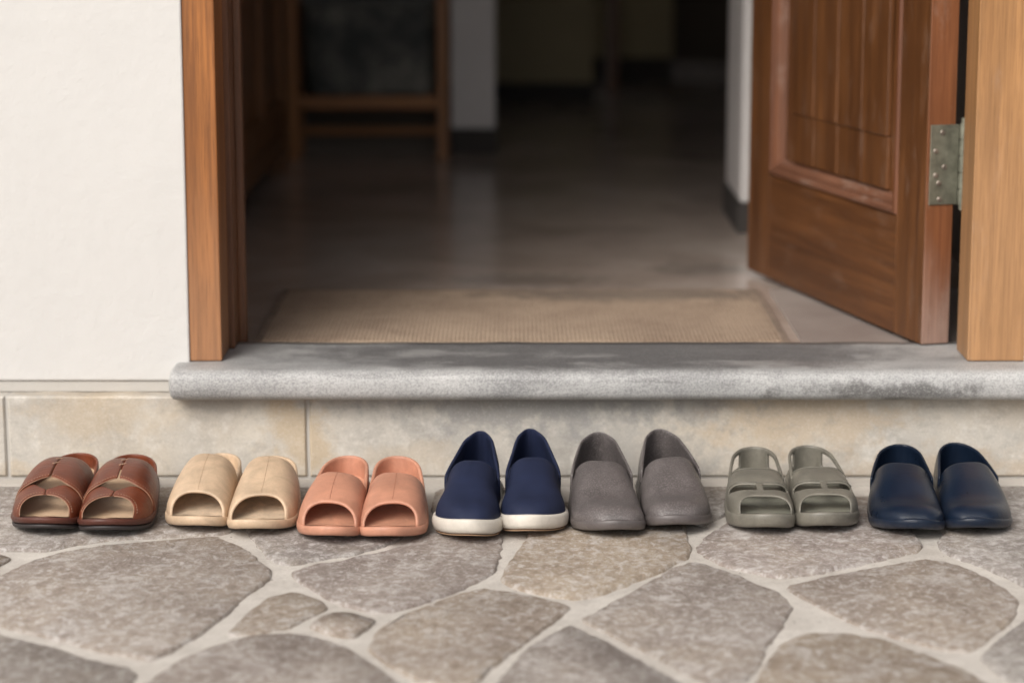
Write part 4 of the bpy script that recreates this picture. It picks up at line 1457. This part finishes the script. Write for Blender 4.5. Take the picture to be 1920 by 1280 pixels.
def sneaker(label, toe_px, toe_py, heel_px, W, mir, L):
    toe, hx = place(toe_px, toe_py, heel_px, L)
    ridge = [(0, .07), (.40, .078), (.48, .077), (.60, .070), (.75, .056), (.85, .0475), (1, .042)]
    S = Shoe('slip_on_shoe', label, 'navy canvas slip-on shoes', L, W, toe, hx, mir, dict(
        sole_h=[(0, .028), (.3, .026), (.6, .024), (.85, .0235), (1, .024)], ridge=ridge, closed=True, vbase=0.90, e1=0.76, e1f=0.74, e2=0.90, vinset=0.0046, lift=0.011, toe_e=2.05, toe_t=.72, bow=0.05,
        w=[(0, .34), (.12, .36), (.3, .40), (.45, .445), (.6, .44), (.74, .50), (.86, .485), (1, .45)]))
    sl = S.sole(WHITE, z0=0.09)
    S.sole(TAN, 'outsole', 0.0, 0.088, bulge=0.0, foot=False, parent=sl, out_=-0.0045)
    S.insole(CANV_IN, f=0.86)
    tb = 0.448
    back = lambda a: tb - 0.045 * abs(cos(a)) ** 1.6
    up = S.patch('upper', CANV, [back, K(0.992)], [34], na=44, thick=0.0032, ts_end=True)
    cnt = S.counter(CANV, tb + 0.03, 0.101, 0.058, name='quarter', thick=0.0050, lean=0.010, power=0.9, inset=0.0062, base=0.86, flare=0.004)
    # elastic gores at both sides of the instep
    for a0, a1 in ((0.36, 0.72), (pi - 0.72, pi - 0.36)):
        f0 = lambda a: back(a) + 0.004
        f1 = (lambda a, c=(a0 + a1) / 2: back(a) + 0.006 + 0.13 * (1 - abs(a - c) / 0.18))
        S.patch('elastic_gore', GORE, [f0, f1], [10], na=8, a0=a0, a1=a1, thick=0.0008, off=0.0012, sub=1)
    # binding round the vamp edge
    pts = [S.U(back(a), a, -0.0012) for a in [0.5 + (pi - 1.0) * i / 30 for i in range(31)]]
    S.tube('binding', CANV, pts, 0.0017, parent=up)
    # fine centre seam
    S.stitches('seam', GORE, lambda u: S.U(lerp(tb + 0.01, 0.60, u), pi / 2, 0.0002), parent=up, length=0.003, gap=0.002)
    # foxing line
    o = S.outline(60, 0.0002)
    pts = [Vector((p.x, p.y, S.lift(t) + S.zs(t) * 0.90)) for p, t, sg in o if t > 0.3]
    right = [Vector((p.x, p.y, S.lift(t) + S.zs(t) * 0.885)) for p, t, sg in o]
    return S


sneaker('left shoe of the navy canvas slip-on pair with white soles, toe reaching furthest forward', 870, 1010, 903, 0.103, 1, 0.275)
sneaker('right shoe of the navy canvas slip-on pair with white soles, beside the grey clogs', 1000, 1001, 994, 0.103, -1, 0.265)

# ---------- olive two-strap foam sandals
OLIVE = m_foam('olive_foam', (0.185, 0.172, 0.142), 0.34, 0.15, stain=0.4, bumpd=0.0006, dirt=0.2)
OLIVE_IN = m_foam('olive_footbed', (0.25, 0.245, 0.20), 0.5, 0.12, stain=0.35)


def olive(label, toe_px, toe_py, heel_px, W, mir, L):
    toe, hx = place(toe_px, toe_py, heel_px, L)
    ridge = [(0, .05), (.42, .060), (.55, .0585), (.66, .052), (.80, .049), (.88, .0465), (1, .03)]
    S = Shoe('foam_sandal', label, 'olive two-strap sandals', L, W, toe, hx, mir, dict(
        sole_h=[(0, .032), (.3, .028), (.6, .0235), (.85, .0205), (1, .021)], ridge=ridge, vbase=0.80, e1=0.60, e2=0.72, vinset=0.0018, lift=0.012, toe_e=2.2, toe_t=.755))
    S.sole(OLIVE)
    S.insole(OLIVE_IN, f=0.95)
    cc = lambda a: abs(cos(a))
    r0 = lambda a: 0.44 - 0.05 * cc(a) ** 2
    r1 = lambda a: 0.655 - 0.045 * cc(a) ** 2
    r2 = lambda a: 0.740 - 0.050 * cc(a) ** 2 - 0.03 * sstep(0.70, 0.93, cc(a))
    r3 = lambda a: 0.835 + 0.070 * cc(a) ** 3.5
    NA = 60

    def dele(gi, fa):
        if gi != 1: return False
        a = fa * pi
        if abs(cos(a)) < 0.085: return False             # centre bridge
        return abs(cos(a)) < 0.93                        # open slots
    S.patch('strap', OLIVE, [r0, r1, r2, r3], [9, 5, 7], na=NA, dele=dele, thick=0.0046)

    # moulded edge ribs that run beside the openings
    for cv, da in ((r1, -0.014), (r0, 0.010)):
        pts = [S.U(cv(a) + da, a, 0.0006) for a in [0.45 + (pi - 0.9) * i / 40 for i in range(41)]]
        S.tube('rib', OLIVE, pts, 0.0007)
    # heel cup: solid at the back, open windows at the sides under a rim strap
    hw_ = lambda t, sg, v: (0.055 < t < 0.30 and 0.30 < v < 0.78)
    S.counter(OLIVE, 0.46, 0.067, 0.046, thick=0.0045, lean=0.003, power=0.9, inset=0.0030, base=0.8, dele=hw_, nv=10)
    return S


olive('left sandal of the olive two-strap foam pair, beside the grey clogs', 1427, 996, 1413, 0.099, 1, 0.265)
olive('right sandal of the olive two-strap foam pair, beside the dark navy clogs', 1553, 993, 1513, 0.099, -1, 0.265)

# ---------- brown leather sandals
LEA = m_leather('brown_leather', (0.190, 0.048, 0.020), (0.085, 0.022, 0.011))
LEA_RAW = m_leather('raw_leather_edge', (0.34, 0.19, 0.12), (0.24, 0.13, 0.08), 0.6)
LEA_SOLE = m_leather('brown_sole_wrap', (0.105, 0.036, 0.025), (0.065, 0.024, 0.018), 0.42)
OUTS = m_foam('dark_rubber', (0.030, 0.024, 0.024), 0.5, 0.05)
TANL = m_leather('tan_insole', (0.68, 0.49, 0.33), (0.52, 0.36, 0.23), 0.55)
THR = m_foam('pale_thread', (0.52, 0.35, 0.25), 0.8)


def brown(label, toe_px, toe_py, heel_px, W, mir, L):
    toe, hx = place(toe_px, toe_py, heel_px, L)
    ridge = [(0, .05), (.34, .070), (.48, .072), (.60, .067), (.72, .058), (.86, .0490), (1, .037)]
    S = Shoe('leather_sandal', label, 'brown leather sandals', L, W, toe, hx, mir, dict(
        sole_h=[(0, .035), (.3, .031), (.6, .0240), (.85, .0168), (1, .0165)], ridge=ridge, vbase=0.82, e1=0.70, e1f=0.92, e2=0.80, vinset=0.0022, lift=0.012, toe_e=2.2, toe_t=.755))
    sl = S.sole(LEA_SOLE, z0=0.40)
    S.sole(OUTS, 'outsole', 0.0, 0.398, bulge=0.0, foot=False, parent=sl, out_=-0.0012)
    S.insole(TANL, f=0.99)
    cc = lambda a: abs(cos(a))
    r0 = lambda a: 0.375 - 0.05 * cc(a) ** 2
    r1 = lambda a: 0.670 + 0.045 * sstep(0.0, 0.65, cc(a))
    m1 = lambda a: 0.705 + 0.075 * math.exp(-((a - pi / 2) / 0.30) ** 2)
    m2 = lambda a: 0.835 + 0.085 * cc(a) ** 3
    gp_ = 0.018
    lift_u = lambda p, t, a: p + Vector((0, 0, 0.0022 * max(0, sin(a))))
    for (a0, a1) in ((0.0, pi / 2 - gp_), (pi / 2 + gp_, pi)):
        up = S.patch('upper_strap', LEA, [r0, r1], [12], na=20, a0=a0, a1=a1, thick=0.0030, off=0.0016, warp=lift_u)
        ea, eb = (0.35, pi / 2 - gp_ - 0.02) if a0 == 0 else (pi / 2 + gp_ + 0.02, pi - 0.35)
        S.stitches('stitching', THR, lambda u: lift_u(S.U(r1(lerp(ea, eb, u)) - 0.012, lerp(ea, eb, u), 0.0019), 0, lerp(ea, eb, u)), parent=up, length=0.0022, gap=0.0016, r_=0.0003)
        # raw edge strip
        pts = [lift_u(S.U(r1(a), a, 0.0), 0, a) for a in [lerp(ea - 0.2 if a0 == 0 else ea, eb if a0 == 0 else eb + 0.2, i / 24) for i in range(25)]]
        S.tube('raw_edge', LEA_RAW, pts, 0.0007, parent=up)
    for (a0, a1) in ((0.0, pi / 2 - 0.004), (pi / 2 + 0.004, pi)):
        lo = S.patch('lower_strap', LEA, [m1, m2], [12], na=20, a0=a0, a1=a1, thick=0.0028, off=0.0)
        ea, eb = (0.30, pi / 2 - 0.06) if a0 == 0 else (pi / 2 + 0.06, pi - 0.30)
        S.stitches('stitching', THR, lambda u: S.U(m2(lerp(ea, eb, u)) - 0.014, lerp(ea, eb, u), 0.0004), parent=lo, length=0.0022, gap=0.0016, r_=0.0003)
        pts = [S.U(m2(a), a, -0.0012) for a in [lerp(0.12 if a0 == 0 else eb + 0.18, eb if a0 != 0 else eb, i / 24) if a0 == 0 else lerp(ea, pi - 0.12, i / 24) for i in range(25)]]
        S.tube('raw_edge', LEA_RAW, pts, 0.0008, parent=lo)
    # lacing threads across the slit
    for tt in (0.44, 0.52):
        pts = [lift_u(S.U(tt + 0.004 * (i - 3), pi / 2 - 0.10 + 0.20 * i / 6, 0.0018), tt, pi / 2) for i in range(7)]
        S.tube('thread', THR, pts, 0.0006)
    # side join under the opening
    for a0, a1 in ((0.0, 0.30), (pi - 0.30, pi)):
        S.patch('side_tab', LEA, [K(0.64), K(0.78)], [5], na=6, a0=a0, a1=a1, thick=0.002, off=-0.0022)
    S.counter(LEA, 0.40, 0.058, 0.034, thick=0.0042, lean=0.002, power=0.85, inset=0.0026, base=0.82)
    return S


brown('left sandal of the brown leather pair, first shoe at the left end of the row', 77, 997, 150, 0.106, 1, 0.265)
brown('right sandal of the brown leather pair, beside the beige slides', 213, 1000, 251, 0.107, -1, 0.265)

# ------------------------------------------------------------------ a little grit on the paving
rg = random.Random(5)
bm = bmesh.new()
for i in range(260):
    x = rg.uniform(-0.95, 0.95); y = rg.uniform(-0.95, -0.02)
    r_ = rg.uniform(0.0006, 0.0018)
    vs = [bm.verts.new((x + r_ * cos(a) * rg.uniform(.7, 1.2), y + r_ * sin(a) * rg.uniform(.7, 1.2), 0.0006)) for a in (0, 1.3, 2.5, 3.8, 5.1)]
    tp = bm.verts.new((x, y, 0.0006 + r_ * 0.9))
    for k in range(5): bm.faces.new((vs[k], vs[(k + 1) % 5], tp))
gr = bm_obj('grit', bm, m_stucco('grit', (0.22, 0.19, 0.165)))
tag(gr, 'fine grit scattered over the paving stones', 'grit', kind='stuff')
